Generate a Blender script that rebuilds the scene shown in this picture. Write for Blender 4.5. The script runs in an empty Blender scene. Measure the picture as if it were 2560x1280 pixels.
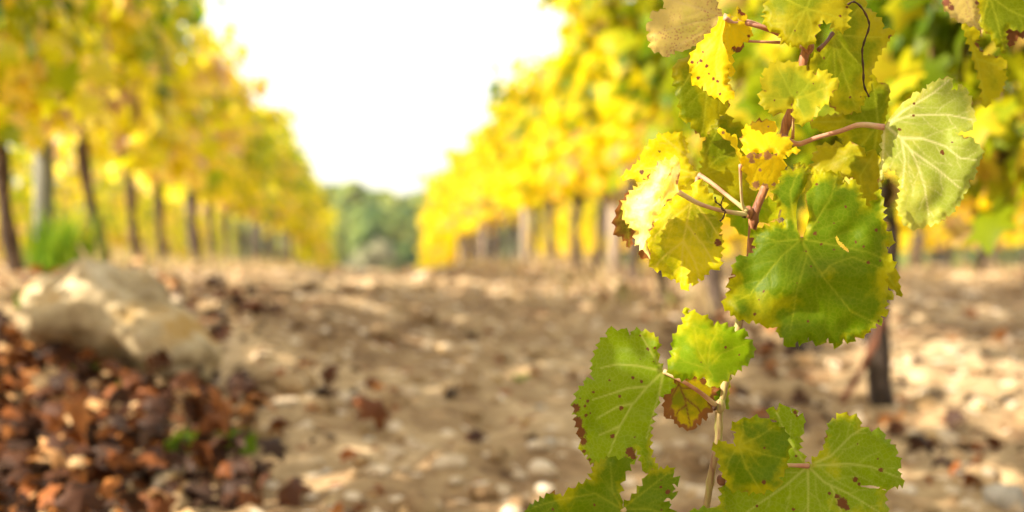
import bpy, math, random
import numpy as np
from mathutils import Vector, Matrix, Euler
from mathutils.geometry import delaunay_2d_cdt
random.seed(7); rng = np.random.default_rng(7)
R = math.radians
C = bpy.context.scene.collection
scene = bpy.context.scene

# ------------------------------------------------------------------ camera
CZ = 0.50
F = 50/36*2560
cam_d = bpy.data.cameras.new('camera'); cam = bpy.data.objects.new('camera', cam_d); C.objects.link(cam)
cam_d.lens = 50; cam_d.sensor_width = 36; cam_d.sensor_fit = 'HORIZONTAL'
cam_d.clip_start = 0.02; cam_d.clip_end = 3000
cam.location = (0, 0, CZ)
cam.rotation_euler = Euler((R(90.32), 0, R(-5.38)), 'XYZ')
cam_d.dof.use_dof = True; cam_d.dof.focus_distance = 1.09; cam_d.dof.aperture_fstop = 4.2
scene.camera = cam
CM = cam.rotation_euler.to_matrix()
# ------------------------------------------------------------------ sky and sun
SUN = Vector((-0.80, -0.30, 0.52)).normalized()      # direction towards the sun
elev = math.asin(SUN.z); azim = math.atan2(SUN.x, SUN.y)
w = bpy.data.worlds.new('World'); scene.world = w; w.use_nodes = True
nt = w.node_tree; bgn = nt.nodes['Background']
sky = nt.nodes.new('ShaderNodeTexSky'); sky.sky_type = 'NISHITA'; sky.sun_disc = False
sky.sun_elevation = elev; sky.sun_rotation = azim
sky.air_density = 1.0; sky.dust_density = 2.5; sky.ozone_density = 0.6
mixn = nt.nodes.new('ShaderNodeMix'); mixn.data_type = 'RGBA'
mixn.inputs[0].default_value = 0.45
nt.links.new(sky.outputs[0], mixn.inputs[6]); mixn.inputs[7].default_value = (10.6, 9.7, 7.9, 1)   # thin bright veil of cloud
nt.links.new(mixn.outputs[2], bgn.inputs[0]); bgn.inputs[1].default_value = 0.080
sd = bpy.data.lights.new('sun', 'SUN'); so = bpy.data.objects.new('sun', sd); C.objects.link(so)
sd.energy = 4.0; sd.angle = R(0.5); sd.color = (1.0, 0.90, 0.74)
so.rotation_euler = SUN.to_track_quat('Z', 'Y').to_euler(); so.location = (-8, -3, 9)
scene.view_settings.view_transform = 'Standard'; scene.view_settings.look = 'None'
scene.view_settings.exposure = 1.65; scene.view_settings.gamma = 1
scene.cycles.max_bounces = 10; scene.cycles.transmission_bounces = 6; scene.cycles.diffuse_bounces = 5
scene.cycles.sample_clamp_indirect = 6

# ------------------------------------------------------------------ helpers
def tag(o, label=None, cat=None, group=None, kind=None):
    if label: o['label'] = label
    if cat: o['category'] = cat
    if group: o['group'] = group
    if kind: o['kind'] = kind
    return o
def mesh(name, verts, faces, mat, smooth=True, attrs=None):
    me = bpy.data.meshes.new(name)
    me.from_pydata([tuple(map(float, v)) for v in verts], [], [tuple(map(int, f)) for f in faces])
    mats = mat if isinstance(mat, (list, tuple)) else [mat]
    for m in mats: me.materials.append(m)
    if smooth: me.polygons.foreach_set('use_smooth', [True]*len(me.polygons))
    for k, v in (attrs or {}).items():
        a = me.attributes.new(k, 'FLOAT', 'POINT'); a.data.foreach_set('value', np.asarray(v, dtype=np.float32))
    me.update()
    return me
def link(name, me, parent=None, loc=(0, 0, 0), rz=0):
    o = bpy.data.objects.new(name, me); C.objects.link(o)
    o.location = loc; o.rotation_euler = (0, 0, rz)
    if parent: o.parent = parent
    return o
def cpt(px, py, D):                                  # a point at depth D along the line of sight
    return Vector((0, 0, CZ)) + CM @ Vector(((px-1280)/F*D, -(py-640)/F*D, -D))
def ray(px, py):
    d = CM @ Vector(((px-1280)/F, -(py-640)/F, -1)); return d/d.y
def tube(pts, rads, n=8, jit=0.0):
    pts = [Vector(p) for p in pts]; V = []; Fc = []
    for i, p in enumerate(pts):
        t = (pts[min(i+1, len(pts)-1)]-pts[max(i-1, 0)]).normalized()
        a = t.cross(Vector((0.13, 0.97, 0.21))).normalized(); b = t.cross(a)
        for k in range(n):
            an = 2*math.pi*k/n; r = rads[i]*(1+jit*random.uniform(-1, 1))
            V.append(p+(a*math.cos(an)+b*math.sin(an))*r)
    for i in range(len(pts)-1):
        for k in range(n):
            Fc.append((i*n+k, i*n+(k+1) % n, (i+1)*n+(k+1) % n, (i+1)*n+k))
    Fc.append(tuple(range(n))[::-1]); Fc.append(tuple((len(pts)-1)*n+k for k in range(n)))
    return V, Fc
def smoothpath(pts, m=6):                            # Catmull-Rom
    P = [Vector(p) for p in pts]; P = [P[0]*2-P[1]]+P+[P[-1]*2-P[-2]]; out = []
    for i in range(1, len(P)-2):
        for k in range(m):
            t = k/m; a, b, c, d = P[i-1:i+3]
            out.append(0.5*((2*b)+(c-a)*t+(2*a-5*b+4*c-d)*t*t+(3*b-a-3*c+d)*t**3))
    out.append(P[-2]); return out
def join(parts):
    V = []; Fc = []
    for v, f in parts:
        o = len(V); V += list(v); Fc += [tuple(i+o for i in q) for q in f]
    return V, Fc
_g = {}
def vnoise(x, y, s, seed=0):                         # smooth value noise, numpy
    if seed not in _g: _g[seed] = np.random.default_rng(seed+100).random((256, 256))
    T = _g[seed]; X = np.asarray(x, float)*s+1000.3; Y = np.asarray(y, float)*s+1000.7
    i = np.floor(X).astype(int); j = np.floor(Y).astype(int); u = X-i; v = Y-j
    u = u*u*(3-2*u); v = v*v*(3-2*v); i %= 256; j %= 256; i1 = (i+1) % 256; j1 = (j+1) % 256
    return (T[i, j]*(1-u)+T[i1, j]*u)*(1-v)+(T[i, j1]*(1-u)+T[i1, j1]*u)*v
def fbm(x, y, s, seed=0, o=4):
    r = 0; a = 0.5
    for k in range(o): r = r+a*(vnoise(x, y, s*2**k, seed+k)-0.5); a *= 0.5
    return r
# ------------------------------------------------------------------ materials
def newmat(name):
    m = bpy.data.materials.new(name); m.use_nodes = True; t = m.node_tree
    for n in list(t.nodes): t.nodes.remove(n)
    return m, t
def N(t, typ, **kw):
    n = t.nodes.new(typ)
    for k, v in kw.items(): setattr(n, k, v)
    return n
def ramp(t, fac, stops, interp='LINEAR'):
    r = N(t, 'ShaderNodeValToRGB'); r.color_ramp.interpolation = interp
    while len(r.color_ramp.elements) < len(stops): r.color_ramp.elements.new(0.5)
    for e, (p, c) in zip(r.color_ramp.elements, stops): e.position = p; e.color = (*c, 1)
    if fac is not None: t.links.new(fac, r.inputs[0])
    return r.outputs[0]
def mixc(t, fac, a, b, mode='MIX'):
    m = N(t, 'ShaderNodeMix', data_type='RGBA', blend_type=mode)
    for i, v in ((0, fac), (6, a), (7, b)):
        if hasattr(v, 'is_output'): t.links.new(v, m.inputs[i])
        elif i == 0: m.inputs[0].default_value = v
        else: m.inputs[i].default_value = (*v, 1)
    return m.outputs[2]
def math_(t, op, a, b=0.5, clamp=False):
    m = N(t, 'ShaderNodeMath', operation=op, use_clamp=clamp)
    for i, v in ((0, a), (1, b)):
        if hasattr(v, 'is_output'): t.links.new(v, m.inputs[i])
        else: m.inputs[i].default_value = v
    return m.outputs[0]
def noise(t, scale, detail=4, coord=None, rough=0.55):
    n = N(t, 'ShaderNodeTexNoise'); n.inputs['Scale'].default_value = scale; n.inputs['Detail'].default_value = detail
    n.inputs['Roughness'].default_value = rough
    if coord is not None: t.links.new(coord, n.inputs['Vector'])
    return n.outputs['Fac']
def coords(t, which='Object'):
    return N(t, 'ShaderNodeTexCoord').outputs[which]
def attr(t, name):
    return N(t, 'ShaderNodeAttribute', attribute_name=name).outputs['Fac']
def solid(name, stops, scale=20, rough=0.85, bump=0.3, bdist=0.01, stretch=None, spec=0.3, bscale=None):
    m, t = newmat(name); co = coords(t)
    if stretch:
        mp = N(t, 'ShaderNodeMapping'); mp.inputs['Scale'].default_value = stretch; t.links.new(co, mp.inputs[0]); co = mp.outputs[0]
    n = noise(t, scale, 6, co); c = ramp(t, n, stops)
    p = N(t, 'ShaderNodeBsdfPrincipled'); t.links.new(c, p.inputs['Base Color'])
    p.inputs['Roughness'].default_value = rough; p.inputs['Specular IOR Level'].default_value = spec
    b = N(t, 'ShaderNodeBump'); b.inputs['Strength'].default_value = bump; b.inputs['Distance'].default_value = bdist
    t.links.new(noise(t, bscale or scale*2.5, 5, co), b.inputs['Height']); t.links.new(b.outputs[0], p.inputs['Normal'])
    o = N(t, 'ShaderNodeOutputMaterial'); t.links.new(p.outputs[0], o.inputs[0])
    return m
def leafout(t, col, transcol, trans=0.45, rough=0.5, spec=0.35, normal=None):
    p = N(t, 'ShaderNodeBsdfPrincipled'); t.links.new(col, p.inputs['Base Color'])
    p.inputs['Roughness'].default_value = rough; p.inputs['Specular IOR Level'].default_value = spec
    tr = N(t, 'ShaderNodeBsdfTranslucent'); t.links.new(transcol, tr.inputs['Color'])
    if normal is not None: t.links.new(normal, p.inputs['Normal'])
    ms = N(t, 'ShaderNodeMixShader'); ms.inputs[0].default_value = trans
    t.links.new(p.outputs[0], ms.inputs[1]); t.links.new(tr.outputs[0], ms.inputs[2])
    o = N(t, 'ShaderNodeOutputMaterial'); t.links.new(ms.outputs[0], o.inputs[0])
def foliage_mat(name, stops, trans=0.5, rough=0.42, spec=0.2):
    m, t = newmat(name); tone = attr(t, 'tone')
    n = noise(t, 30, 3, coords(t)); f = math_(t, 'ADD', tone, math_(t, 'MULTIPLY', math_(t, 'SUBTRACT', n, 0.5), 0.22), True)
    c = ramp(t, f, stops)
    tc = N(t, 'ShaderNodeGamma'); t.links.new(c, tc.inputs[0]); tc.inputs[1].default_value = 0.82
    leafout(t, c, tc.outputs[0], trans, rough, spec)
    return m
M = {}
M['right'] = foliage_mat('vine_leaves_yellow', [(0.0, (0.08, 0.15, 0.002)), (0.24, (0.30, 0.31, 0.002)), (0.40, (0.70, 0.55, 0.001)), (0.82, (0.84, 0.63, 0.002)), (0.93, (0.66, 0.36, 0.03)), (1.0, (0.42, 0.22, 0.10))])
M['left'] = foliage_mat('vine_leaves_mixed', [(0.0, (0.09, 0.19, 0.002)), (0.26, (0.26, 0.35, 0.002)), (0.46, (0.56, 0.55, 0.003)), (0.66, (0.88, 0.74, 0.005)), (0.92, (0.84, 0.62, 0.09)), (1.0, (0.52, 0.31, 0.18))], 0.66, 0.30, 0.6)
M['green'] = foliage_mat('vine_leaves_green', [(0.0, (0.09, 0.16, 0.002)), (0.38, (0.24, 0.30, 0.003)), (0.60, (0.50, 0.46, 0.006)), (0.80, (0.78, 0.56, 0.02)), (1.0, (0.50, 0.30, 0.16))])
M['shade'] = foliage_mat('vine_leaves_pale_green', [(0.0, (0.12, 0.18, 0.003)), (0.40, (0.30, 0.36, 0.004)), (0.62, (0.54, 0.50, 0.008)), (0.82, (0.66, 0.46, 0.05)), (1.0, (0.46, 0.28, 0.16))], 0.6)
M['tree'] = foliage_mat('woodland_leaves', [(0.0, (0.05, 0.12, 0.04)), (0.5, (0.18, 0.24, 0.045)), (1.0, (0.42, 0.42, 0.09))], 0.4, 0.6)
M['bush'] = foliage_mat('scrub_leaves', [(0.0, (0.12, 0.13, 0.07)), (0.5, (0.25, 0.24, 0.13)), (1.0, (0.36, 0.33, 0.19))], 0.3, 0.6)
M['lime'] = foliage_mat('lime_scrub_leaves', [(0.0, (0.16, 0.26, 0.05)), (1.0, (0.40, 0.46, 0.12))], 0.4, 0.6)
M['weed'] = foliage_mat('weed_blades', [(0.0, (0.07, 0.18, 0.006)), (1.0, (0.28, 0.40, 0.012))], 0.45, 0.5)
M['litter'] = foliage_mat('dead_leaves', [(0.0, (0.045, 0.022, 0.013)), (0.35, (0.085, 0.030, 0.012)), (0.62, (0.27, 0.085, 0.020)), (0.84, (0.50, 0.20, 0.05)), (1.0, (0.66, 0.44, 0.22))], 0.18, 0.6)
M['bark'] = solid('vine_bark', [(0.3, (0.035, 0.022, 0.016)), (0.5, (0.09, 0.062, 0.045)), (0.75, (0.22, 0.165, 0.125))], 14, 0.95, 0.9, 0.012, (3, 3, .5))
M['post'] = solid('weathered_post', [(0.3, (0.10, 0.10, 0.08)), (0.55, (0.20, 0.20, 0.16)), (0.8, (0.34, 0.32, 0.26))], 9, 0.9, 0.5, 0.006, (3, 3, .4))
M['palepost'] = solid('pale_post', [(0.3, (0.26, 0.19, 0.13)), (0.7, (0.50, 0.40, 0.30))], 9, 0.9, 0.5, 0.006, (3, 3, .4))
M['shadedbark'] = solid('shaded_vine_bark', [(0.3, (0.022, 0.014, 0.010)), (0.55, (0.06, 0.042, 0.030)), (0.8, (0.15, 0.11, 0.08))], 14, 0.95, 0.9, 0.012, (3, 3, .5))  # darker copy of the vine bark: shade on the nearest right trunks, painted in
M['treebark'] = solid('tree_bark', [(0.3, (0.06, 0.045, 0.035)), (0.7, (0.14, 0.11, 0.09))], 3, 0.95, 0.5, 0.03)
M['rock'] = None
def rock_mat(name, a, b, c, scale):
    m, t = newmat(name); co = coords(t)
    n1 = noise(t, scale, 6, co); c1 = ramp(t, n1, [(0.32, a), (0.5, b), (0.68, c)])
    n2 = noise(t, scale*0.55, 3, co); c2 = mixc(t, ramp(t, n2, [(0.52, (0, 0, 0)), (0.66, (1, 1, 1))]), c1, (0.40, 0.25, 0.08))
    n3 = noise(t, scale*5, 4, co); c3 = mixc(t, ramp(t, n3, [(0.60, (0, 0, 0)), (0.74, (.7, .7, .7))]), c2, (0.13, 0.11, 0.085))
    p = N(t, 'ShaderNodeBsdfPrincipled'); t.links.new(c3, p.inputs['Base Color']); p.inputs['Roughness'].default_value = 0.9
    p.inputs['Specular IOR Level'].default_value = 0.2
    b_ = N(t, 'ShaderNodeBump'); b_.inputs['Strength'].default_value = 0.7; b_.inputs['Distance'].default_value = 0.01
    t.links.new(noise(t, scale*4, 7, co), b_.inputs['Height']); t.links.new(b_.outputs[0], p.inputs['Normal'])
    o = N(t, 'ShaderNodeOutputMaterial'); t.links.new(p.outputs[0], o.inputs[0]); return m
M['boulder'] = rock_mat('limestone_boulder', (0.22, 0.155, 0.08), (0.47, 0.37, 0.22), (0.62, 0.53, 0.37), 13)
M['stone'] = rock_mat('pale_limestone', (0.42, 0.31, 0.20), (0.60, 0.47, 0.32), (0.74, 0.64, 0.50), 22)
M['greystone'] = rock_mat('grey_limestone', (0.30, 0.27, 0.23), (0.48, 0.44, 0.38), (0.66, 0.62, 0.56), 22)
def soil_mat():
    m, t = newmat('stony_soil'); co = coords(t)
    n1 = noise(t, 1.7, 7, co, 0.62); n2 = noise(t, 14, 6, co, 0.6); n3 = noise(t, 60, 4, co)
    f = math_(t, 'ADD', math_(t, 'MULTIPLY', n1, 0.5), math_(t, 'ADD', math_(t, 'MULTIPLY', n2, 0.35), math_(t, 'MULTIPLY', n3, 0.15)))
    c = ramp(t, f, [(0.39, (0.09, 0.050, 0.026)), (0.46, (0.26, 0.165, 0.085)), (0.54, (0.39, 0.275, 0.148)), (0.62, (0.64, 0.47, 0.28))])
    v = N(t, 'ShaderNodeTexVoronoi'); v.inputs['Scale'].default_value = 26; t.links.new(co, v.inputs['Vector'])
    sp = N(t, 'ShaderNodeSeparateColor'); t.links.new(v.outputs['Color'], sp.inputs[0])
    st = math_(t, 'MULTIPLY', math_(t, 'GREATER_THAN', sp.outputs[0], 0.86), math_(t, 'LESS_THAN', v.outputs['Distance'], 0.42))
    c = mixc(t, st, c, (0.62, 0.50, 0.36))
    st2 = math_(t, 'MULTIPLY', math_(t, 'LESS_THAN', sp.outputs[0], 0.05), math_(t, 'LESS_THAN', v.outputs['Distance'], 0.40))
    c = mixc(t, st2, c, (0.24, 0.10, 0.045))
    p = N(t, 'ShaderNodeBsdfPrincipled'); t.links.new(c, p.inputs['Base Color']); p.inputs['Roughness'].default_value = 0.95
    p.inputs['Specular IOR Level'].default_value = 0.15
    b = N(t, 'ShaderNodeBump'); b.inputs['Strength'].default_value = 0.9; b.inputs['Distance'].default_value = 0.02
    t.links.new(f, b.inputs['Height']); t.links.new(b.outputs[0], p.inputs['Normal'])
    o = N(t, 'ShaderNodeOutputMaterial'); t.links.new(p.outputs[0], o.inputs[0]); return m
M['soil'] = soil_mat()

# ------------------------------------------------------------------ ground
YL = [0, 2.4, 3.6, 4.6, 5.5, 8, 12, 20, 28, 36, 50, 90, 150, 400, 2000]
HLb = [-.17, -.16, -.13, -.08, -.05, -.045, -.05, -.09, -.2, -.6, -1.8, -4.5, -6, -4, 0]      # foot of the left row
HLm = [-.45, -.43, -.255, -.14, -.08, -.06, -.07, -.11, -.22, -.6, -1.8, -4.5, -6, -4, 0]      # alley, left part
YR = [0, 2.4, 3.7, 4.5, 6.2, 7.9, 10, 15, 22, 28, 36, 50, 90, 150, 400, 2000]
HR = [-.50, -.47, -.385, -.31, -.19, -.14, -.10, -.08, -.12, -.22, -.6, -1.8, -4.5, -6, -4, 0]
def base_h(x, y):
    x = np.asarray(x, float); y = np.asarray(y, float)
    a = np.interp(y, YL, HLb); b = np.interp(y, YL, HLm); c = np.interp(y, YR, HR)
    t1 = np.clip((x+1.35)/0.75, 0, 1); t2 = np.clip((x+0.6)/1.95, 0, 1)
    t1 = t1*t1*(3-2*t1)
    return np.where(x < -0.6, a*(1-t1)+b*t1, b*(1-t2)+c*t2)
def gh(x, y):
    x = np.asarray(x, float); y = np.asarray(y, float)
    k = np.clip(1.4-y/40, 0.15, 1)
    amp = fbm(x, y, 1.3, 3, 3)*0.08+fbm(x+5, y, 6, 9, 4)*0.095+np.maximum(0, fbm(x, y, 15, 20, 2))*0.07
    row = np.exp(-((np.abs(np.mod(np.abs(x)+1.35, 2.7)-0.0)-0.0)/.35)**2)+np.exp(-((np.mod(np.abs(x)+1.35, 2.7)-2.7)/.35)**2)
    amp = amp+np.clip((y-6)/4, 0, 1)*(row*.07*(.6+fbm(x, y, .9, 77, 2)*1.5)+fbm(x, y, .35, 55, 3)*.16*np.clip((60-y)/20, 0, 1))
    big = np.where(y > 60, fbm(x, y, 0.02, 40, 3)*3, 0)
    return CZ+base_h(x, y)+amp*k+big
xs = np.concatenate([-np.geomspace(900, 3.2, 40), np.arange(-3, 5.2, 0.032), np.geomspace(5.4, 900, 44)])
ys = np.concatenate([np.linspace(-900, -5, 14), np.arange(-4.5, 1.4, 0.25), np.arange(1.5, 8.5, 0.032), np.geomspace(8.55, 14, 70), np.geomspace(14.2, 60, 110), np.geomspace(62, 2200, 50)])
X, Y = np.meshgrid(xs, ys); Z = gh(X, np.maximum(Y, 0))
nx, ny = len(xs), len(ys); idx = np.arange(nx*ny).reshape(ny, nx)
fc = np.stack([idx[:-1, :-1], idx[:-1, 1:], idx[1:, 1:], idx[1:, :-1]], -1).reshape(-1, 4)
gm = mesh('ground', np.stack([X, Y, Z], -1).reshape(-1, 3), fc, M['soil'])
tag(link('ground', gm), kind='structure')
def on_ground(px, py):
    d = ray(px, py); o = Vector((0, 0, CZ)); Yy = 1.2
    while Yy < 60:
        p = o+d*Yy
        if p.z <= float(gh(p.x, p.y)): return p
        Yy += 0.02
    return o+d*Yy

# ------------------------------------------------------------------ vines
LEAF = [(0, 0.02), (0.30, -0.16), (0.52, 0.02), (0.36, 0.22), (0.60, 0.52), (0.28, 0.56), (0.0, 0.98), (-0.28, 0.56), (-0.60, 0.52), (-0.36, 0.22), (-0.52, 0.02), (-0.30, -0.16)]
def leaf_batch(P, Nrm, S, tones, droop=0.15, ang=None):
    """many lobed leaves in one mesh: fan round a centre vertex, edges bent"""
    V = []; Fc = []; T = []
    for i in range(len(P)):
        n = Vector(Nrm[i]).normalized(); up = Vector((0, 0, -1))
        a = up-n*up.dot(n)
        if a.length < 0.1: a = Vector((1, 0, 0))-n*n.x
        a.normalize(); q = Matrix.Rotation(random.gauss(0, 0.6) if ang is None else random.uniform(0, 6.28), 3, n); a = q @ a; b = n.cross(a); s = S[i]
        o = len(V); p = Vector(P[i]); cu = random.uniform(0.4, 1.6)*droop
        V.append(p+a*0.35*s+n*cu*s*0.35); T.append(tones[i])
        for (u, v) in LEAF:
            r2 = u*u+(v-0.35)**2; zz = -cu*r2*random.uniform(0.6, 1.5)
            V.append(p+(b*u+a*v+n*zz)*s); T.append(tones[i]+random.uniform(-.03, .05))
        for k in range(12): Fc.append((o, o+1+k, o+1+(k+1) % 12))
    return V, Fc, T
# sun patches: gaps in the left row through which the sun reaches these points
HOLES = []
def hole(p, r): HOLES.append((Vector(p), r))
def blocked(p, m=.05):
    for c, r in HOLES:
        r = r*.8+m
        d = Vector(p)-c; s = d.dot(SUN)
        if s > 0 and (d-SUN*s).length < r: return True
    return False
hole(cpt(1650, 480, 1.05), .035); hole(cpt(1640, 570, 1.05), .025); hole(cpt(1720, 680, 1.1), .02)
hole(cpt(2370, 440, 1.1), .05); hole(cpt(2290, 400, 1.1), .03); hole(cpt(1800, 130, 1.08), .025); hole(cpt(1815, 60, 1.08), .02)
hole(cpt(1900, 350, 1.07), .03); hole(cpt(1980, 260, 1.07), .022); hole(cpt(2010, 420, 1.1), .018); hole(cpt(1590, 420, 1.1), .02)
for (px, py, r) in [(650, 1235, .05), (560, 1250, .03), (760, 1225, .03), (740, 1000, .05), (680, 1000, .03), (690, 880, .03), (1000, 1010, .02), (1290, 740, .10), (1120, 1150, .03), (950, 1180, .03), (900, 680, .3), (230, 945, .03), (1055, 690, .2), (880, 760, .08), (1100, 860, .05), (1200, 870, .05),
                    (430, 1060, .03), (200, 1230, .03)]:
    hole(on_ground(px, py), r)


hole(cpt(215, 700, 3.36), .03); hole(cpt(440, 830, 3.34), .02)
def canopy(nl, style, H0=0.60, H1=1.50, wx=0.30, wy=0.62, loc=None, carve=False, size=0.102, hang=0):
    P = []; Nr = []; S = []; T = []; sh = []
    # shoots first: leaves sit along upright shoots, so that the canopy has clumps and gaps
    ns = 15
    for k in range(ns):
        x0 = random.gauss(0, 0.06); y0 = random.uniform(-wy, wy)*0.9; top = random.uniform(0.72, 1.08)*(H1-H0)
        lx = random.gauss(0, 0.20); ly = random.gauss(0, 0.14)
        path = []
        for j in range(7):
            f = j/6; path.append((x0+lx*f*f+random.gauss(0, .015), y0+ly*f+random.gauss(0, .015), H0+0.04+top*f - (0.25*abs(lx)*f**3)))
        sh.append(path)
    for i in range(nl):
        path = random.choice(sh); f = random.random()**0.85*6; j = min(int(f), 5); t = f-j
        a = Vector(path[j]); b = Vector(path[j+1]); p = a.lerp(b, t)
        th = random.uniform(0, 6.283); rr = random.uniform(0.03, 0.17)*(1.15 if j < 4 else .7)
        p += Vector((math.cos(th)*rr*1.25, math.sin(th)*rr, random.uniform(-.08, .05)))
        if random.random() < 0.10+hang*.35: p.z = H0+random.uniform(-0.10-hang*.4, 0.1)
        side = 1 if p.x > 0 else -1
        n = Vector((side*random.uniform(0.2, 1.0)+random.gauss(0, .35), random.gauss(0, .5), random.uniform(-.1, .9)))
        s = size*random.uniform(0.65, 1.25)
        if carve and blocked(Vector(loc)+p, s*.36): continue
        P.append(p); Nr.append(n); S.append(s)
        cl = vnoise(p.y*1.0+(loc[1] if loc else 0), p.z, 3.2, 60+hash(style) % 3)
        T.append(min(1, max(0, style_mean[style]+(float(cl)-0.5)*0.85+random.gauss(0, .2)+0.12*(p.z < H0+0.25))))
    V, Fc, TT = leaf_batch(P, Nr, S, T, 0.35)
    return V, Fc, TT, sh
style_mean = {'right': 0.50, 'left': 0.52, 'green': 0.34, 'shade': 0.38}
def shoots_geo(sh):
    return join([tube(p, [0.0045-0.0004*i for i in range(7)], 5) for p in sh])
def trunk_geo(H=0.62, lean=(0, 0), r=0.032, kink=0.03):
    pts = []; n = 13; ph = random.uniform(0, 6)
    for i in range(n):
        f = i/(n-1); k = math.sin(f*math.pi)
        pts.append((lean[0]*f+kink*math.sin(ph+f*5)*k, lean[1]*f+kink*math.cos(ph*1.7+f*4)*k, -0.05+(H+0.05)*f))
    rads = [r*(1.45-0.9*min(f*3, .55) if f < .2 else 1.0+0.18*math.sin(f*17+ph)+(0.45*max(0, f-.82)/.18)) for f in [i/(n-1) for i in range(n)]]
    return tube(pts, rads, 10, 0.10), pts[-1]
def cordon_geo(top, L=0.48):
    T = Vector(top); parts = []
    for s in (-1, 1):
        pts = [T+Vector((0, 0, -.03)), T+Vector((random.gauss(0, .02), s*.10, .03)), T+Vector((random.gauss(0, .02), s*.26, .05)), T+Vector((0, s*L, .04+random.gauss(0, .02)))]
        parts.append(tube(smoothpath(pts, 3), [0.022-0.0012*i for i in range(10)], 7, .12))
    return join(parts)
ORD = 'first second third fourth fifth sixth seventh eighth ninth tenth eleventh twelfth thirteenth fourteenth fifteenth sixteenth seventeenth eighteenth nineteenth twentieth'.split()
def ordw(n):
    if n < 20: return ORD[n]
    if n < 29: return 'twenty-'+ORD[n-20]
    if n == 29: return 'thirtieth'
    return 'thirty-'+ORD[n-30]
WOOD = []
variants = {}
def vine(x, y, style, label, group, lean=(0, 0), H=0.62, carve=False, r=0.032, nl=540, H1=1.5, shared=True, kink=.03, hang=0, bark='bark'):
    z = CZ+float(base_h(x, y))
    root = bpy.data.objects.new('grapevine', None); C.objects.link(root); root.location = (x, y, z)
    tag(root, label, 'grapevine', group)
    key = (style, random.randrange(5), hang, H, H1)
    if shared and key in variants:
        tm, cm, fm, sm = variants[key]
        rz = random.choice((0, math.pi)) if style != 'x' else 0
    else:
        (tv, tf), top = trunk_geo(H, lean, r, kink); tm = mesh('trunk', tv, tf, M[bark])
        v, f = cordon_geo(top); cm = mesh('cordon', v, f, M['bark'])
        v, f, T, sh = canopy(nl, style, H0=H, H1=H1, loc=(x, y, z), carve=carve, hang=hang); fm = mesh('foliage', v, f, M[style], True, {'tone': T})
        v, f = shoots_geo(sh); sm = mesh('shoots', v, f, M['cane_far'])
        rz = 0
        if shared: variants[key] = (tm, cm, fm, sm)
    for nm, me in (('trunk', tm), ('cordon', cm), ('foliage', fm), ('shoots', sm)):
        o = bpy.data.objects.new(nm, me); C.objects.link(o); o.parent = root
    root.rotation_euler.z = rz
    if shared: s = random.uniform(.94, 1.07); root.scale = (s, s, s)
    return root
M['cane_far'] = solid('cane_bark_far', [(0.3, (0.18, 0.09, 0.045)), (0.7, (0.36, 0.22, 0.12))], 30)
gl = 'grapevines of the row left of the alley'; gr = 'grapevines of the row right of the alley'
left_near = [-3.3, -2.2, -1.1, 0.0, 1.1, 2.2, 3.3, 4.4]
for k, y in enumerate(left_near):
    vine(-1.35, y, 'left', f'grapevine beside and behind the camera in the left row, {ordw(k)} from its near end', gl, (0, -.1), .62, True, nl=950, H1=1.62, shared=False)
left_seen = [(5.55, .42, .030), (7.3, .62, .028), (8.35, .50, .026), (9.3, .42, .028), (10.75, .06, .045), (11.9, .1, .03), (13.1, .1, .03), (14.2, .1, .03), (15.6, .05, .032)]
yy = 16.8
while yy < 35: left_seen.append((yy, None, .03)); yy += 1.12
for k, (y, ln, r) in enumerate(left_seen):
    lab = {0: 'grapevine with dark leaning trunk at the left edge, green and yellow leaves',
           4: 'grapevine with the thickest upright trunk in the left row, behind the boulder'}.get(k, f'olive and yellow leaved grapevine, {ordw(k)} visible trunk along the left row')
    vine(-1.35, y, 'left', lab, gl, (-0.02, -(ln or 0)), .69, carve=(y < 14), r=r, nl=800 if y < 14 else 640, H1=1.70, shared=ln is None, kink=.015, hang=0 if y < 24 else 1)
right_near = [-1.0, 0.1, 1.1, 2.0, 2.85]
for k, y in enumerate(right_near):
    vine(1.42, y, 'shade', f'green leaved grapevine of the right row beside the camera, {ordw(k)} from its near end', gr, (0, .05), .64, nl=400, shared=False)
right_seen = [(3.7, .0, .031, 'green'), (4.5, .05, .033, 'green'), (5.6, .0, .03, 'green'), (6.6, .1, .03, 'right'), (7.5, 0, .03, 'right'), (8.7, -.25, .03, 'right'), (9.6, -.2, .03, 'right'), (11.0, .0, .03, 'right'), (12.2, 0, .032, 'right'), (13.4, 0, .03, 'right'), (14.6, 0, .03, 'right'), (16.2, 0, .05, 'right')]
yy = 17.6
while yy < 35: right_seen.append((yy, None, .03, 'right')); yy += 1.12
for k, (y, ln, r, st) in enumerate(right_seen):
    lab = {0: 'grapevine with sinuous dark trunk behind the big green leaf, nearest in the right row',
           1: 'grapevine whose trunk foot shows just below the big green leaf',
           11: 'grapevine with a thick dark trunk where the right row narrows'}.get(k, f'bright yellow leaved grapevine, {ordw(k)} visible trunk along the right row')
    vine(1.35, y, st, lab, gr, (-0.01, (ln or 0)), .70, r=r, nl=680, H1=1.72, shared=ln is None, kink=.018 if k < 2 else .02, hang=0 if y < 24 else 1, bark='shadedbark' if k < 2 else 'bark')
for (x, y0, y1, st, nm) in ((-3.75, 13.2, 36, 'left', 'second row to the left'), (-6.75, 23, 36, 'left', 'third row to the left'), (4.05, 7.1, 36, 'right', 'second row to the right'), (6.75, 13, 36, 'right', 'third row to the right'), (9.45, 19, 36, 'right', 'fourth row to the right')):
    y = y0; k = 0
    while y < y1:
        vine(x, y, st, f'blurred yellow grapevine in the {nm}, {ordw(k)} from its near end', f'grapevines of the {nm}', hang=1 if x < 0 else .3, H=.5 if x < 0 else .62, H1=1.85 if x == -3.75 else 1.6); y += 1.1; k += 1
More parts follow.
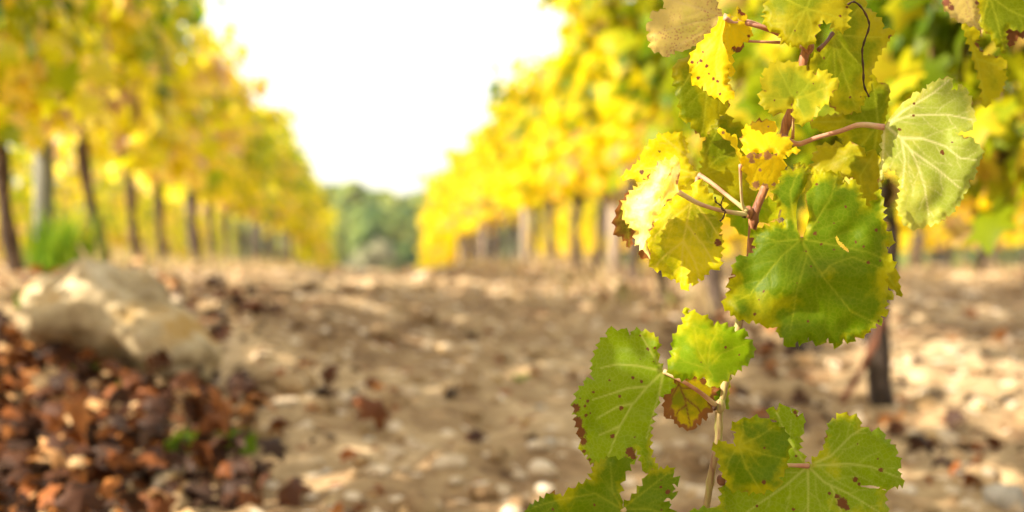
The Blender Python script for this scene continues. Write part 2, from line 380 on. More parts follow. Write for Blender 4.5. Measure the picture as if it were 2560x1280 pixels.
# ------------------------------------------------------------------ posts
def post(x, y, mat, label, H=1.45, r=0.036):
    z = CZ+float(base_h(x, y))
    v, f = tube([(0, 0, -.1), (0, 0, .4), (.003, 0, .9), (0, .004, H-.02), (0, .004, H)], [r*1.03, r, r*.98, r*.96, r*.8], 12, .03)
    o = link('trellis_post', mesh('trellis_post', v, f, M[mat]), None, (x, y, z)); tag(o, label, 'post', 'trellis posts')
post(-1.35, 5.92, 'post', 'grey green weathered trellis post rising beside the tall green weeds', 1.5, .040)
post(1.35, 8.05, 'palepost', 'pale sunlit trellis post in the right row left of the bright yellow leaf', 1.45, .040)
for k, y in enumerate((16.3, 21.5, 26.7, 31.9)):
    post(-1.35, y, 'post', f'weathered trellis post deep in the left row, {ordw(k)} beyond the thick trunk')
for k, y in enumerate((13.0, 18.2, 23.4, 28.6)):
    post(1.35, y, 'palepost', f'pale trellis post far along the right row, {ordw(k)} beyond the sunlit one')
# ------------------------------------------------------------------ distant trees
def crown(n, rx, rz, zc, size, toneb=0.0, lobes=16):
    L = []
    for k in range(lobes):
        u = Vector((random.gauss(0, 1), random.gauss(0, 1), random.gauss(0, 1))).normalized()
        L.append((Vector((u.x*rx*.62, u.y*rx*.62, zc+u.z*rz*.62)), random.uniform(.32, .5)*rx, random.uniform(-.22, .22)))
    P = []; Nr = []; S = []; T = []
    for i in range(n):
        c, r, tn = random.choice(L); u = Vector((random.gauss(0, 1), random.gauss(0, 1), random.gauss(0, 1))).normalized()
        P.append(c+u*r*random.uniform(.65, 1.05)); Nr.append(u+Vector((0, 0, .5))); S.append(size*random.uniform(.6, 1.3))
        T.append(min(1, max(0, .5+toneb+tn+random.gauss(0, .14))))
    return leaf_batch(P, Nr, S, T, .2, 1)
tree_kinds = []
for k in range(4):
    rx = (3.6, 4.4, 2.9, 4.0)[k]; rz = (6.2, 5.6, 6.8, 6.4)[k]; H = (14.5, 13.6, 15.6, 14)[k]
    v, f, T = crown(2300, rx, rz*1.1, H-rz*1.04, .95, (.12, -.1, .2, -.22)[k])
    cm = mesh('crown', v, f, M['tree'], True, {'tone': T})
    parts = [tube([(0, 0, -.5), (.1, 0, 3), (.2, .1, 7), (0, 0, H-4)], [.38, .3, .22, .08], 9, .05)]
    for b in range(6):
        a = b*1.05; z0 = 3.5+b*.9; parts.append(tube([(.1, 0, z0), (math.cos(a)*1.2, math.sin(a)*1.2, z0+1.3), (math.cos(a)*2.3, math.sin(a)*2.3, z0+2.2)], [.13, .09, .04], 6))
    v, f = join(parts); tree_kinds.append((mesh('trunk', v, f, M['treebark']), cm))
def tree(x, y, k, s, label, dz=0):
    r = bpy.data.objects.new('broadleaf_tree', None); C.objects.link(r)
    r.location = (x, y, float(gh(x, y))+dz); r.rotation_euler.z = random.uniform(0, 6.28); r.scale = (s, s, s*random.uniform(.95, 1.05))
    tag(r, label, 'tree', 'trees of the wood beyond the vineyard')
    for nm, me in zip(('trunk', 'crown'), tree_kinds[k]):
        o = bpy.data.objects.new(nm, me); C.objects.link(o); o.parent = r
def hx(px, y): return (px-945)/F*y
def settop(y, toppx, k, s): return 0
def treetop(px, y, toppx, k, label):               # size each tree so that it reaches the height seen over the crest
    x = hx(px, y); g = float(gh(x, y)); H = (668-toppx)/F*y+CZ-g
    tree(x, y, k, H/(14.5, 13.6, 15.6, 14)[k], label)
treetop(872, 215, 432, 0, 'rounded pale green tree rising highest at the left of the gap between the rows')
treetop(928, 235, 462, 3, 'dark green tree in the middle of the gap between the rows')
treetop(978, 205, 462, 2, 'light olive green tree in the gap, with a dark hollow on each side')
treetop(1030, 228, 452, 1, 'tall green tree at the right of the gap, against the yellow row')
treetop(956, 232, 455, 0, 'mid green tree filling the middle of the gap, between the dark and olive ones')
treetop(900, 260, 458, 1, 'hazy tree set back behind the middle of the gap')
treetop(1085, 240, 456, 3, 'dark tree half hidden by the bright yellow right row')
treetop(822, 225, 450, 1, 'tree half hidden by the end of the left row')
treetop(850, 175, 520, 2, 'lower pale tree at the left side of the gap')
treetop(905, 180, 505, 0, 'lower round tree left of the middle of the gap')
treetop(962, 170, 515, 1, 'lower light tree in the middle of the gap')
treetop(1010, 185, 500, 3, 'lower dark tree right of the middle of the gap')
treetop(1050, 176, 525, 2, 'lower pale tree at the right side of the gap')
k = 0
for px in list(range(-250, 800, 62)):
    treetop(px, random.uniform(200, 270), random.uniform(445, 475), random.randrange(4), f'tree of the far wood behind the left vine rows, {ordw(k)} from the left'); k += 1
k = 0
for px in list(range(1130, 2800, 62)):
    treetop(px, random.uniform(200, 270), random.uniform(445, 475), random.randrange(4), f'tree of the far wood behind the right vine rows, {ordw(k)} from the gap'); k += 1
def shrub(px, y, toppx, rpx, mat, label, n=1100):
    x = hx(px, y); g = float(gh(x, y)); H = (660-toppx)/F*y+CZ-g; rx = rpx/F*y
    v, f, T = crown(n, rx, H*.5, H*.52, rx*.22, 0, 12)
    r = bpy.data.objects.new('shrub', None); C.objects.link(r); r.location = (x, y, g)
    tag(r, label, 'shrub', 'shrubs in front of the wood')
    link('crown', mesh('crown', v, f, M[mat], True, {'tone': T}), r)
    v, f = join([tube([(0, 0, -.3), (math.cos(a)*.2, math.sin(a)*.2, H*.3), (math.cos(a)*rx*.4, math.sin(a)*rx*.4, H*.6)], [.12, .08, .03], 6) for a in (0, 1.6, 3.1, 4.6)])
    link('stem', mesh('stem', v, f, M['treebark']), r)
shrub(938, 150, 588, 68, 'bush', 'broad dull tan green shrub low in the middle of the gap')
shrub(868, 120, 618, 36, 'bush', 'small tan shrub at the left foot of the gap')
shrub(888, 95, 652, 22, 'lime', 'little lime green shrub on the crest by the left row', 600)
shrub(998, 95, 655, 26, 'lime', 'lime green shrub on the crest right of the dark hollow', 600)
shrub(1068, 100, 636, 30, 'lime', 'pale green shrub on the crest at the foot of the right row', 600)
shrub(1015, 140, 600, 34, 'tree', 'dark green shrub low in the gap beside the tan one')
k = 0
for px in (700, 600, 480, 380, 240, 120, 1180, 1290, 1400, 1520, 1700, 1850, 2300, 2450):
    shrub(px, random.uniform(110, 150), random.uniform(590, 625), random.uniform(40, 70), random.choice(('bush', 'lime', 'tree')), f'blurred shrub low between the vine trunks, {ordw(k)} outward from the gap, left side first', 700); k += 1

# ------------------------------------------------------------------ haze
hv = [(x, y, z) for x in (-300, 300) for y in (-60, 420) for z in (-16, 24)]
hz = link('haze', mesh('haze', hv, [(0, 1, 3, 2), (4, 6, 7, 5), (0, 4, 5, 1), (2, 3, 7, 6), (0, 2, 6, 4), (1, 5, 7, 3)], None or bpy.data.materials.new('haze'), False))
hm = bpy.data.materials['haze']; hm.use_nodes = True; ht = hm.node_tree
for n in list(ht.nodes): ht.nodes.remove(n)
pv = ht.nodes.new('ShaderNodeVolumePrincipled'); pv.inputs['Color'].default_value = (.86, .92, 1, 1); pv.inputs['Density'].default_value = .0002
ho = ht.nodes.new('ShaderNodeOutputMaterial'); ht.links.new(pv.outputs[0], ho.inputs['Volume'])
tag(hz, kind='stuff')
# ------------------------------------------------------------------ boulder and stones
def icos(sub):
    import bmesh
    bm = bmesh.new(); bmesh.ops.create_icosphere(bm, subdivisions=sub, radius=1)
    V = np.array([v.co[:] for v in bm.verts]); Fc = [[v.index for v in f.verts] for f in bm.faces]; bm.free(); return V, Fc
ICO5, ICF5 = icos(6); ICO3, ICF3 = icos(4)
def n3(P, s, seed): return (vnoise(P[:, 0], P[:, 1], s, seed)+vnoise(P[:, 1]+7, P[:, 2], s, seed+1)+vnoise(P[:, 2]+3, P[:, 0], s, seed+2))/3-0.5
def boulder():
    D = 3.42; k = D/F
    o = cpt(300, 840, D)
    # ellipsoids: px centre, radii px, depth radius m, depth offset
    E = [((222, 768), (150, 98), .14, .0), ((315, 782), (118, 112), .14, .02), ((150, 800), (70, 60), .10, -.05), ((415, 855), (104, 90), .12, -.03), ((465, 895), (92, 68), .11, -.05), ((90, 735), (60, 50), .09, .03), ((362, 830), (112, 102), .13, .0), ((270, 880), (90, 50), .08, .03)]
    dirs = ICO5/np.linalg.norm(ICO5, axis=1, keepdims=True)
    cen = [(Vector(((c[0][0]-300)*k, c[3], -(c[0][1]-840)*k)), np.array((c[1][0]*k, c[2], c[1][1]*k))) for c in E]
    lo = np.zeros(len(dirs)); hi = np.full(len(dirs), .6)
    def fld(P):
        s = 0
        for c, r in cen:
            q = ((P-np.array(c))/r); s = s+np.exp(-3.0*((q**2).sum(1)-1)*1.0)
        return s-1
    for _ in range(26):
        m = (lo+hi)/2; ins = fld(dirs*m[:, None]) > 0; lo = np.where(ins, m, lo); hi = np.where(ins, hi, m)
    P = dirs*lo[:, None]
    d = n3(P, 7, 201)*.05+n3(P, 16, 210)*.055+n3(P, 38, 220)*.030
    rid = np.abs(n3(P+np.array((3, 1, 2)), 9, 230))*.10
    P = P+dirs*(d+rid-.012)[:, None]
    ob = link('boulder', mesh('boulder', P, ICF5, M['boulder']), None, o, R(-8))
    tag(ob, 'large pale limestone boulder on the leaf covered bank at the left', 'boulder')
boulder()
def stone(px, py, wpx, label, mat='stone', flat=.55, group='limestone pieces lying on the soil'):
    p = on_ground(px, py+wpx*.25*flat); r = wpx/2/F*p.y
    d = ICO3.copy(); sc = np.array((1, random.uniform(.7, 1), flat)); s0 = random.randrange(1000)*1.7
    q = d+s0; n = n3(q, 1.3, 300)*.75+n3(q, 3.2, 310)*.28
    P = d*(1+n)[:, None]; P = np.sign(P)*np.abs(P)**.92*sc*r
    ob = link('stone', mesh('stone', P, ICF3, M[mat]), None, (p.x, p.y, p.z+r*flat*.35), random.uniform(0, 6)); tag(ob, label, 'stone', group)
for a in [(222, 1150, 100, 'white grey stone bedded in the brown leaves at the lower left', 'greystone', .7), (305, 1212, 60, 'pale stone below the white grey one in the leaves'), (340, 1195, 38, 'small stone touching the dry leaves right of the pale one'),
          (905, 684, 42, 'bright sunlit stone on the crest at the left of the gap'), (1052, 690, 36, 'sunlit stone on the crest at the right of the gap'),
          (1120, 1155, 96, 'widest flat pale stone in the middle of the alley', 'stone', .45), (952, 1182, 66, 'rounded cream stone left of the widest flat stone'), (1012, 1172, 40, 'small cream stone between the rounded and the flat ones'),
          (922, 1100, 28, 'small white stone above the rounded cream stone', 'greystone'), (1035, 1112, 44, 'tan stone just above the row of cream stones'), (790, 1156, 40, 'stone at the right edge of the leaf litter'), (816, 1180, 30, 'small white stone beside the one at the litter edge', 'greystone'),
          (985, 1130, 62, 'brownish stone above the small cream stone'), (1068, 868, 44, 'left one of three sunlit stones halfway up the alley'), (1112, 870, 52, 'middle one of three sunlit stones halfway up the alley'), (1178, 872, 56, 'right one of three sunlit stones halfway up the alley'),
          (1338, 740, 50, 'pale stone near the foot of the pale post'), (1190, 728, 34, 'round stone at the far end of the alley'), (1285, 815, 26, 'small stone up the alley left of the leaves'), (1350, 1018, 26, 'small grey stone left of the spotted leaf', 'greystone'),
          (1372, 1105, 46, 'white stone below the spotted leaf tip', 'greystone'), (1408, 1142, 36, 'orange tinted stone left of the lowest leaf'), (1700, 1112, 50, 'cream stone seen between the cane and the spotted leaf'), (1660, 1115, 34, 'smaller stone left of the cream one behind the cane'),
          (2352, 1092, 92, 'large rounded stone right of the lower leaf'), (2512, 1240, 120, 'big grey stone in the lower right corner', 'greystone', .7), (2452, 1008, 52, 'sunlit stone above the large rounded one'), (2410, 1196, 84, 'grey stone left of the corner stone', 'greystone'), (2540, 1012, 50, 'orange lit stone at the right edge'),
          (2310, 985, 44, 'stone at the foot of the dark trunk on the right'), (2350, 770, 96, 'long sunlit stone between the right hand rows', 'stone', .4), (2428, 735, 50, 'sunlit stone behind the long one at the right'), (2292, 752, 48, 'bright stone close beside the dark right trunk'), (2530, 905, 44, 'flat stone at the right edge half way up'),
          (720, 1008, 84, 'flat sunlit slab between litter and alley', 'stone', .35), (660, 890, 70, 'flat pale slab right of the boulder', 'stone', .35), (60, 1250, 60, 'stone in the lower left corner among leaves'), (2380, 880, 40, 'small stone right of the dark trunk'), (560, 870, 40, 'small stone against the right end of the boulder')]:
    stone(*a)
# loose gravel and clods: uncountable
Vv = []; Ff = []
GI, GF = icos(2)
def add_pebble(x, y, r):
    n = 1+random.uniform(-.2, .2); o = len(Vv); q = GI+random.random()*50; dd = n3(q, 1.6, 400)*.8
    a = random.uniform(0, 6); P = GI*(1+dd)[:, None]*np.array((1, random.uniform(.6, 1), random.uniform(.4, .8)))*r
    ca, sa = math.cos(a), math.sin(a); P = np.stack([P[:, 0]*ca-P[:, 1]*sa, P[:, 0]*sa+P[:, 1]*ca, P[:, 2]], 1)+np.array((x, y, float(gh(x, y))+r*.15))
    Vv.extend(P.tolist()); Ff.extend([tuple(i+o for i in f) for f in GF])
Gm = {0: M['soil'], 1: M['stone']}
for i in range(500):
    y = 1.9+random.random()**1.7*9; x = random.uniform(-.9, 3.2)*max(.6, y/5)
    add_pebble(x, y, random.choice((.008, .012, .016, .022, .03)))
tag(link('gravel', mesh('gravel', Vv, Ff, M['stone'])), 'small loose stones scattered over the bare soil', 'gravel', kind='stuff')
Vv = []; Ff = []
for i in range(800):
    y = 1.9+random.random()**1.3*10; x = random.uniform(-1, 3.2)*max(.6, y/5)
    add_pebble(x, y, random.choice((.015, .022, .03, .045)))
tag(link('soil_clods', mesh('soil_clods', Vv, Ff, M['soil'])), 'crumbly tan clods of soil in the alley', 'soil', kind='stuff')
# ------------------------------------------------------------------ leaf litter and weeds
random.seed(21)
def litter(pts, name, label):
    P = []; Nr = []; S = []; T = []
    for (x, y, lay) in pts:
        P.append((x, y, float(gh(x, y))+.008+max(0, lay))); Nr.append((random.gauss(0, .65), random.gauss(0, .65), random.uniform(.5, 1))); S.append(.02+.048*random.random()**1.7)
        T.append(min(1, max(0, random.gauss(.30, .34)+.6*(float(vnoise(x, y, 4, 88))-.5)+(.3 if lay < 0 else 0))))
    v, f, tt = leaf_batch(P, Nr, S, T, .55, 1)
    tag(link(name, mesh(name, v, f, M['litter'], True, {'tone': tt})), label, 'dead leaves', kind='stuff')
pts = []
while len(pts) < 4600:
    x = random.uniform(-1.7, 0); y = random.uniform(1.7, 3.9)
    lim = -.24+.07*math.sin(y*6)+.05*math.sin(y*15) if y > 2.55 else -.40+.04*math.sin(y*9)
    if y > 3.25: lim = -.35-(y-3.25)*.2
    if x > lim and random.random() > .04: continue
    pts.append((x, y, random.random()**2*.06)) if vnoise(x, y, 7, 91) > .22 else None
for i in range(130): pts.append((random.gauss(-.55, .17), random.uniform(3.9, 5.2), random.random()*.03))
for i in range(1400):
    y = 2+random.random()**1.4*22; pts.append((random.choice((-1.35, 1.35, 1.35, 4.05))+random.gauss(0, .24), y, random.random()*.02))
for i in range(170):
    y = 2+random.random()**1.3*9; pts.append((random.uniform(-.3, 2.6), y, -1))
litter(pts, 'leaf_litter', 'brown and orange fallen vine leaves covering the soil')
def weeds(px, py, label, n, wpx, hm, Y=None):
    p = on_ground(px, py) if Y is None else Vector((hx(px, Y), Y, float(gh(hx(px, Y), Y)))); wr = wpx/F*p.y/2; V = []; Fc = []; T = []
    for i in range(n):
        x = random.gauss(0, wr*.5); y = random.gauss(0, wr*.5); h = hm*random.uniform(.4, 1.1); a = random.uniform(0, 6.28); bend = random.uniform(.1, .5)*h; wd = random.uniform(.003, .008)
        tx, ty = -math.sin(a)*wd, math.cos(a)*wd; o = len(V); tn = random.random()
        for j in range(5):
            f = j/4; cx = x+math.cos(a)*bend*f*f; cy = y+math.sin(a)*bend*f*f; cz = h*f*(1-.15*f); k = (1-f)**.6+.05
            V += [(cx-tx*k, cy-ty*k, cz), (cx+tx*k, cy+ty*k, cz)]; T += [tn, tn]
        for j in range(4): Fc.append((o+2*j, o+2*j+1, o+2*j+3, o+2*j+2))
    ob = link('weed_clump', mesh('weed_clump', V, Fc, M['weed'], True, {'tone': T}), None, (p.x, p.y, p.z)); tag(ob, label, 'weeds', 'green weeds')
weeds(175, 660, 'tall bright green weeds at the foot of the grey green post', 300, 150, .34, 5.75)
weeds(225, 960, 'small dark green tuft below the left end of the boulder', 60, 90, .06)
weeds(330, 985, 'thin green tuft below the middle of the boulder', 40, 60, .05)
weeds(600, 1130, 'green grass tuft at the right edge of the leaf litter', 120, 90, .055)
weeds(455, 1130, 'small green tuft in the middle of the leaf litter', 60, 70, .05)
weeds(1305, 950, 'flat little green tuft on the bare soil of the alley', 30, 70, .025)
weeds(70, 770, 'green sprig at the left shoulder of the boulder', 30, 60, .07)
Vg = []; Fg = []; Tg = []
for i in range(4500):
    y = 5.5+random.random()**1.2*26; x = random.choice((-1.35, -1.35, 1.35, 1.35, 4.05, -3.75, 6.75))+random.gauss(0, .30)
    if x > 3 and y < 8: continue
    z = float(gh(x, y)); h = random.uniform(.03, .13); a = random.uniform(0, 6.28); w_ = random.uniform(.004, .009); b = h*.5; o = len(Vg)
    Vg += [(x-w_, y, z-.01), (x+w_, y, z-.01), (x+w_*.7+math.cos(a)*b*.4, y+math.sin(a)*b*.4, z+h*.6), (x+math.cos(a)*b, y+math.sin(a)*b, z+h)]; Fg += [(o, o+1, o+2), (o, o+2, o+3)]; Tg += [random.random()]*4
M['drygrass'] = foliage_mat('dry_grass_blades', [(0.0, (0.22, 0.24, 0.05)), (0.3, (0.36, 0.27, 0.12)), (1.0, (0.54, 0.39, 0.20))], 0.3, 0.7)
tag(link('dry_grass', mesh('dry_grass', Vg, Fg, M['drygrass'], True, {'tone': Tg})), 'short dry grass along the feet of the vines', 'grass', kind='stuff')
# reddish dry branch leaning beside the near right trunk
b = [ray(2105, 1005)*3.55, ray(2150, 930)*3.6, ray(2180, 860)*3.62, ray(2215, 800)*3.66]
v, f = join([tube(smoothpath([p+Vector((0, 0, CZ)) for p in b], 4), [.010-.0004*i for i in range(13)], 8, .2),
             tube([b[1]+Vector((0, 0, CZ)), b[1]+Vector((.05, .02, CZ+.07)), b[1]+Vector((.07, .05, CZ+.14))], [.008, .006, .003], 6)])
M['redwood'] = solid('red_brown_wood', [(0.3, (0.12, 0.04, 0.02)), (0.7, (0.28, 0.12, 0.06))], 20)
tag(link('dry_branch', mesh('dry_branch', v, f, M['redwood'])), 'reddish dry branch leaning against the dark right trunk', 'branch')

# ------------------------------------------------------------------ the shoot in front
def leafmat(name, g, ylw, amt, spots=0.3, brown=(0.14, 0.045, 0.012), veincol=(0.42, 0.44, 0.02), vein=0.6, trans=0.5, speck=0.0, rough=.48, browning=0.0):
    m, t = newmat(name); co = coords(t)
    ed = attr(t, 'edge'); ve = attr(t, 'vein'); bu = attr(t, 'burn')
    n1 = noise(t, 17, 6, co, .62)
    y = math_(t, 'ADD', n1, math_(t, 'MULTIPLY', math_(t, 'SUBTRACT', 1.0, ed), .13)); y = math_(t, 'ADD', y, amt-.5)
    y = math_(t, 'SUBTRACT', y, math_(t, 'MULTIPLY', ve, -.03))
    fy = ramp(t, y, [(.47, (0, 0, 0)), (.60, (1, 1, 1))])
    c = mixc(t, fy, g, ylw)
    n2 = noise(t, 160, 4, co); c = mixc(t, math_(t, 'MULTIPLY', n2, .45), c, tuple(v*.55 for v in g))
    # fine net of small veins
    vo = N(t, 'ShaderNodeTexVoronoi', feature='DISTANCE_TO_EDGE'); vo.inputs['Scale'].default_value = 260; t.links.new(co, vo.inputs['Vector'])
    net = math_(t, 'SUBTRACT', 1.0, math_(t, 'MULTIPLY', vo.outputs['Distance'], 7.0), True)
    c = mixc(t, math_(t, 'MULTIPLY', net, .10), c, veincol)
    c = mixc(t, math_(t, 'MULTIPLY', ve, vein), c, veincol)
    # brown spots
    vs = N(t, 'ShaderNodeTexVoronoi'); vs.inputs['Scale'].default_value = 110; t.links.new(co, vs.inputs['Vector'])
    se = N(t, 'ShaderNodeSeparateColor'); t.links.new(vs.outputs['Color'], se.inputs[0])
    nz = noise(t, 500, 2, co)
    sp = math_(t, 'MULTIPLY', math_(t, 'LESS_THAN', math_(t, 'ADD', vs.outputs['Distance'], math_(t, 'MULTIPLY', nz, .3)), math_(t, 'ADD', .14, math_(t, 'MULTIPLY', se.outputs[1], .12))), math_(t, 'GREATER_THAN', se.outputs[0], 1-spots*.22))
    c = mixc(t, math_(t, 'MULTIPLY', sp, .85), c, brown)
    if speck:
        v2 = N(t, 'ShaderNodeTexVoronoi'); v2.inputs['Scale'].default_value = 420; t.links.new(co, v2.inputs['Vector'])
        s2 = math_(t, 'MULTIPLY', math_(t, 'LESS_THAN', v2.outputs['Distance'], .34), ramp(t, noise(t, 35, 3, co), [(.38, (0, 0, 0)), (.6, (1, 1, 1))]))
        c = mixc(t, math_(t, 'MULTIPLY', s2, speck), c, (brown[0]*1.8, brown[1]*1.8, brown[2]*1.8))
    nb = noise(t, 90, 4, co); nb2 = noise(t, 620, 3, co)
    eb = math_(t, 'SUBTRACT', math_(t, 'ADD', math_(t, 'SUBTRACT', 1.0, ed), math_(t, 'MULTIPLY', nb, 1.5)), 1.82-browning)
    c = mixc(t, math_(t, 'MULTIPLY', eb, 5.0, True), c, (.22, .075, .015))
    bb = math_(t, 'MULTIPLY', math_(t, 'SUBTRACT', math_(t, 'ADD', bu, math_(t, 'MULTIPLY', nb2, 1.1)), 1.08), 4.0, True)
    c = mixc(t, bb, c, brown)
    b = N(t, 'ShaderNodeBump'); b.inputs['Strength'].default_value = .28; b.inputs['Distance'].default_value = .0009
    hgt = math_(t, 'ADD', math_(t, 'MULTIPLY', net, -.25), math_(t, 'ADD', math_(t, 'MULTIPLY', noise(t, 120, 4, co), .8), math_(t, 'MULTIPLY', ve, .5)))
    t.links.new(hgt, b.inputs['Height'])
    tc = N(t, 'ShaderNodeGamma'); t.links.new(c, tc.inputs[0]); tc.inputs[1].default_value = .78
    leafout(t, c, tc.outputs[0], trans, rough, .16, b.outputs[0])
    return m
G = dict(
    green=leafmat('leaf_green', (.115, .195, .0), (.46, .42, .001), .42, .3, vein=.35),
    deep=leafmat('leaf_deep_green', (.14, .18, .0), (.42, .36, .001), .46, .4, vein=.38),
    bright=leafmat('leaf_bright_green', (.20, .325, .001), (.52, .49, .003), .38, .3, vein=.32),
    veined=leafmat('leaf_bright_green_veined', (.215, .325, .001), (.54, .50, .003), .38, .3, veincol=(.52, .54, .10), vein=.62),
    lit=leafmat('leaf_yellow_green', (.25, .30, .006), (.54, .45, .008), .52, .3, vein=.3),
    olive=leafmat('leaf_olive', (.19, .23, .001), (.46, .38, .003), .53, .3, vein=.38),
    yellow=leafmat('leaf_yellow', (.45, .42, .001), (.86, .60, .002), .74, .6, brown=(.16, .035, .008), vein=.2),
    gold=leafmat('leaf_golden', (.66, .52, .002), (.92, .64, .005), .68, .3, brown=(.40, .19, .08), vein=.2, browning=.08),
    pale=leafmat('leaf_sun_whitened', (.92, .84, .42), (.92, .68, .02), .50, .3, brown=(.40, .19, .08), veincol=(.95, .8, .4), vein=.3, browning=.15, rough=.35),  # cream whitening paints the sun's glare into the golden leaf's colour
    tan=leafmat('leaf_tan', (.48, .43, .05), (.68, .50, .13), .62, .3, brown=(.20, .07, .04), veincol=(.45, .33, .16), vein=.35, speck=.75, browning=.02),
    under=leafmat('leaf_pale_underside', (.33, .39, .04), (.54, .52, .06), .46, .2, veincol=(.70, .66, .30), vein=.8),
    undery=leafmat('leaf_yellow_underside', (.27, .30, .001), (.70, .58, .002), .58, .25, veincol=(.64, .52, .06), vein=.7),
    autumn=leafmat('leaf_autumn', (.20, .22, .001), (.58, .42, .003), .55, .5, brown=(.14, .035, .008), veincol=(.13, .03, .01), vein=.95, browning=.62),
    brown=leafmat('leaf_brown', (.12, .10, .005), (.20, .09, .012), .6, .6, browning=.4, vein=.3))
SC = {'A': (1500, 0, 3.2), 'B': (1960, 0, 3.2), 'C': (1500, 280, 2.7833), 'D': (1780, 400, 2.56), 'E': (1400, 740, 2.7833), 'F': (1300, 960, 2.56), 'S': (0, 0, 1)}
def PP(k, s):
    x0, y0, sc = SC[k]; v = [float(q) for q in s.replace(',', ' ').split()]
    return [(x0+v[i]/sc, y0+v[i+1]/sc) for i in range(0, len(v), 2)]
def segdist(P, A, B):
    d = B-A; L = (d*d).sum()+1e-9; t = np.clip(((P-A) @ d)/L, 0, 1); q = A+t[:, None]*d
    return np.sqrt(((P-q)**2).sum(1)), t
def inside(P, poly):
    x, y = P[:, 0], P[:, 1]; r = np.zeros(len(P), bool); n = len(poly)
    for i in range(n):
        x1, y1 = poly[i]; x2, y2 = poly[(i+1) % n]
        if y1 == y2: continue
        c = ((y1 > y) != (y2 > y)) & (x < (x2-x1)*(y-y1)/(y2-y1)+x1); r ^= c
    return r
def leafpatch(outline, j, veins, D, tilt=(0, 0), curl=.10, bowl=.0, seed=0, teeth=4.5, burns=(), holes=(), fold=None, mini=0, sec=True, smoothseg=()):
    rnd = random.Random(seed); O = []
    poly = [np.array(p, float) for p in outline]; n = len(poly)
    area = sum(poly[i][0]*poly[(i+1) % n][1]-poly[(i+1) % n][0]*poly[i][1] for i in range(n)); sg = 1 if area > 0 else -1
    for i in range(n):
        a, b = poly[i], poly[(i+1) % n]; L = np.linalg.norm(b-a); u = (b-a)/max(L, 1e-6); nr = np.array((u[1], -u[0]))*sg
        if i in smoothseg or L < 12 or teeth == 0:
            m = max(1, int(L/6)); pr = [(k/m, 0) for k in range(m)]
        else:
            m = max(1, round(L/rnd.uniform(16, 31))); pr = []
            for k in range(m):
                am = teeth*rnd.uniform(1.2, 2.9); pr += [(k/m, -am*.3), ((k+.35)/m, am*.4), ((k+.66)/m, am), ((k+.80)/m, am*.2)]
        for f, am in pr: O.append(a+(b-a)*f+nr*am*min(1, L/12))
    O = np.array(O); O += np.array([(rnd.uniform(-.5, .5), rnd.uniform(-.5, .5)) for _ in O])
    mn, mx = O.min(0), O.max(0); st = 4.2
    gx, gy = np.meshgrid(np.arange(mn[0], mx[0], st), np.arange(mn[1], mx[1], st*.866)); gx = gx+(np.arange(gx.shape[0]) % 2)[:, None]*st/2
    Gp = np.stack([gx.ravel(), gy.ravel()], 1)+np.random.default_rng(seed).uniform(-.5, .5, (gx.size, 2))
    Gp = Gp[inside(Gp, O)]
    de = np.full(len(Gp), 1e9)
    for i in range(len(O)): de = np.minimum(de, segdist(Gp, O[i], O[(i+1) % len(O)])[0])
    Gp = Gp[de > 2.0]
    allp = np.concatenate([O, Gp]); nO = len(O)
    r = delaunay_2d_cdt([Vector(p) for p in allp], [], [list(range(nO))], 1, 1e-4)
    P = np.array([tuple(v) for v in r[0]]); faces = [tuple(f) for f in r[2]]; ct_ = np.array([P[list(f)].mean(0) for f in faces]); faces = [f for f, k_ in zip(faces, inside(ct_, O)) if k_]
    de = np.full(len(P), 1e9)
    for i in range(nO): de = np.minimum(de, segdist(P, O[i], O[(i+1) % nO])[0])
    # veins: main polylines and side veins off them
    VL = []
    for v in veins:
        pts = [np.array(p, float) for p in v]; L = sum(np.linalg.norm(pts[i+1]-pts[i]) for i in range(len(pts)-1)); VL.append((pts, 2.6, 1.1))
        if sec:
            acc = 0; nxt = 26; side = 1
            for i in range(len(pts)-1):
                d = pts[i+1]-pts[i]; l = np.linalg.norm(d); u = d/l
                while acc+l > nxt:
                    q = pts[i]+u*(nxt-acc); an = side*rnd.uniform(.65, .95); c, s = math.cos(an), math.sin(an); w_ = np.array((u[0]*c-u[1]*s, u[0]*s+u[1]*c))
                    ln = (L-nxt)*.45+14; e = q+w_*ln*.5; w2 = w_*.85+u*.4; VL.append(([q, e, e+w2*ln*.5], 1.5, .6)); side *= -1; nxt += rnd.uniform(24, 38)
                acc += l
    vm = np.zeros(len(P)); vd = np.full(len(P), 1e9)
    for pts, w0, w1 in VL:
        L = len(pts)-1
        for i in range(L):
            d, t = segdist(P, pts[i], pts[i+1]); w_ = w0+(w1-w0)*(i+t)/L
            vm = np.maximum(vm, np.exp(-(d/(w_+.5))**2)*(1.0 if w0 > 2 else .42)); vd = np.minimum(vd, d*(1 if w0 > 2 else 1.15))
    bn = np.zeros(len(P))
    for (bx, by, br) in burns: bn = np.maximum(bn, np.clip(1.4-np.hypot(P[:, 0]-bx, P[:, 1]-by)/br, 0, 1))
    m = D/F; jj = np.array(j, float); X = (P[:, 0]-jj[0])*m; Yy = (P[:, 1]-jj[1])*m; rr = np.hypot(X, Yy)
    size = (mx-mn).max()*m
    Z = D+tilt[0]*X+tilt[1]*Yy
    Z = Z+bowl*rr*rr/size                                                   # >0 : edges bend away from the viewer
    Z = Z-np.minimum(vd, 18)*m*.06                                           # blade bulges between veins
    Z = Z+curl*(fbm(P[:, 0], P[:, 1], 1/95, 500+seed, 2)*size*1.0)*np.clip(rr/size*1.8, .15, 1)
    Z = Z+np.clip(1-de/16, 0, 1)**2*.004*(vnoise(P[:, 0], P[:, 1], 1/40, 70+seed)-.35)*3
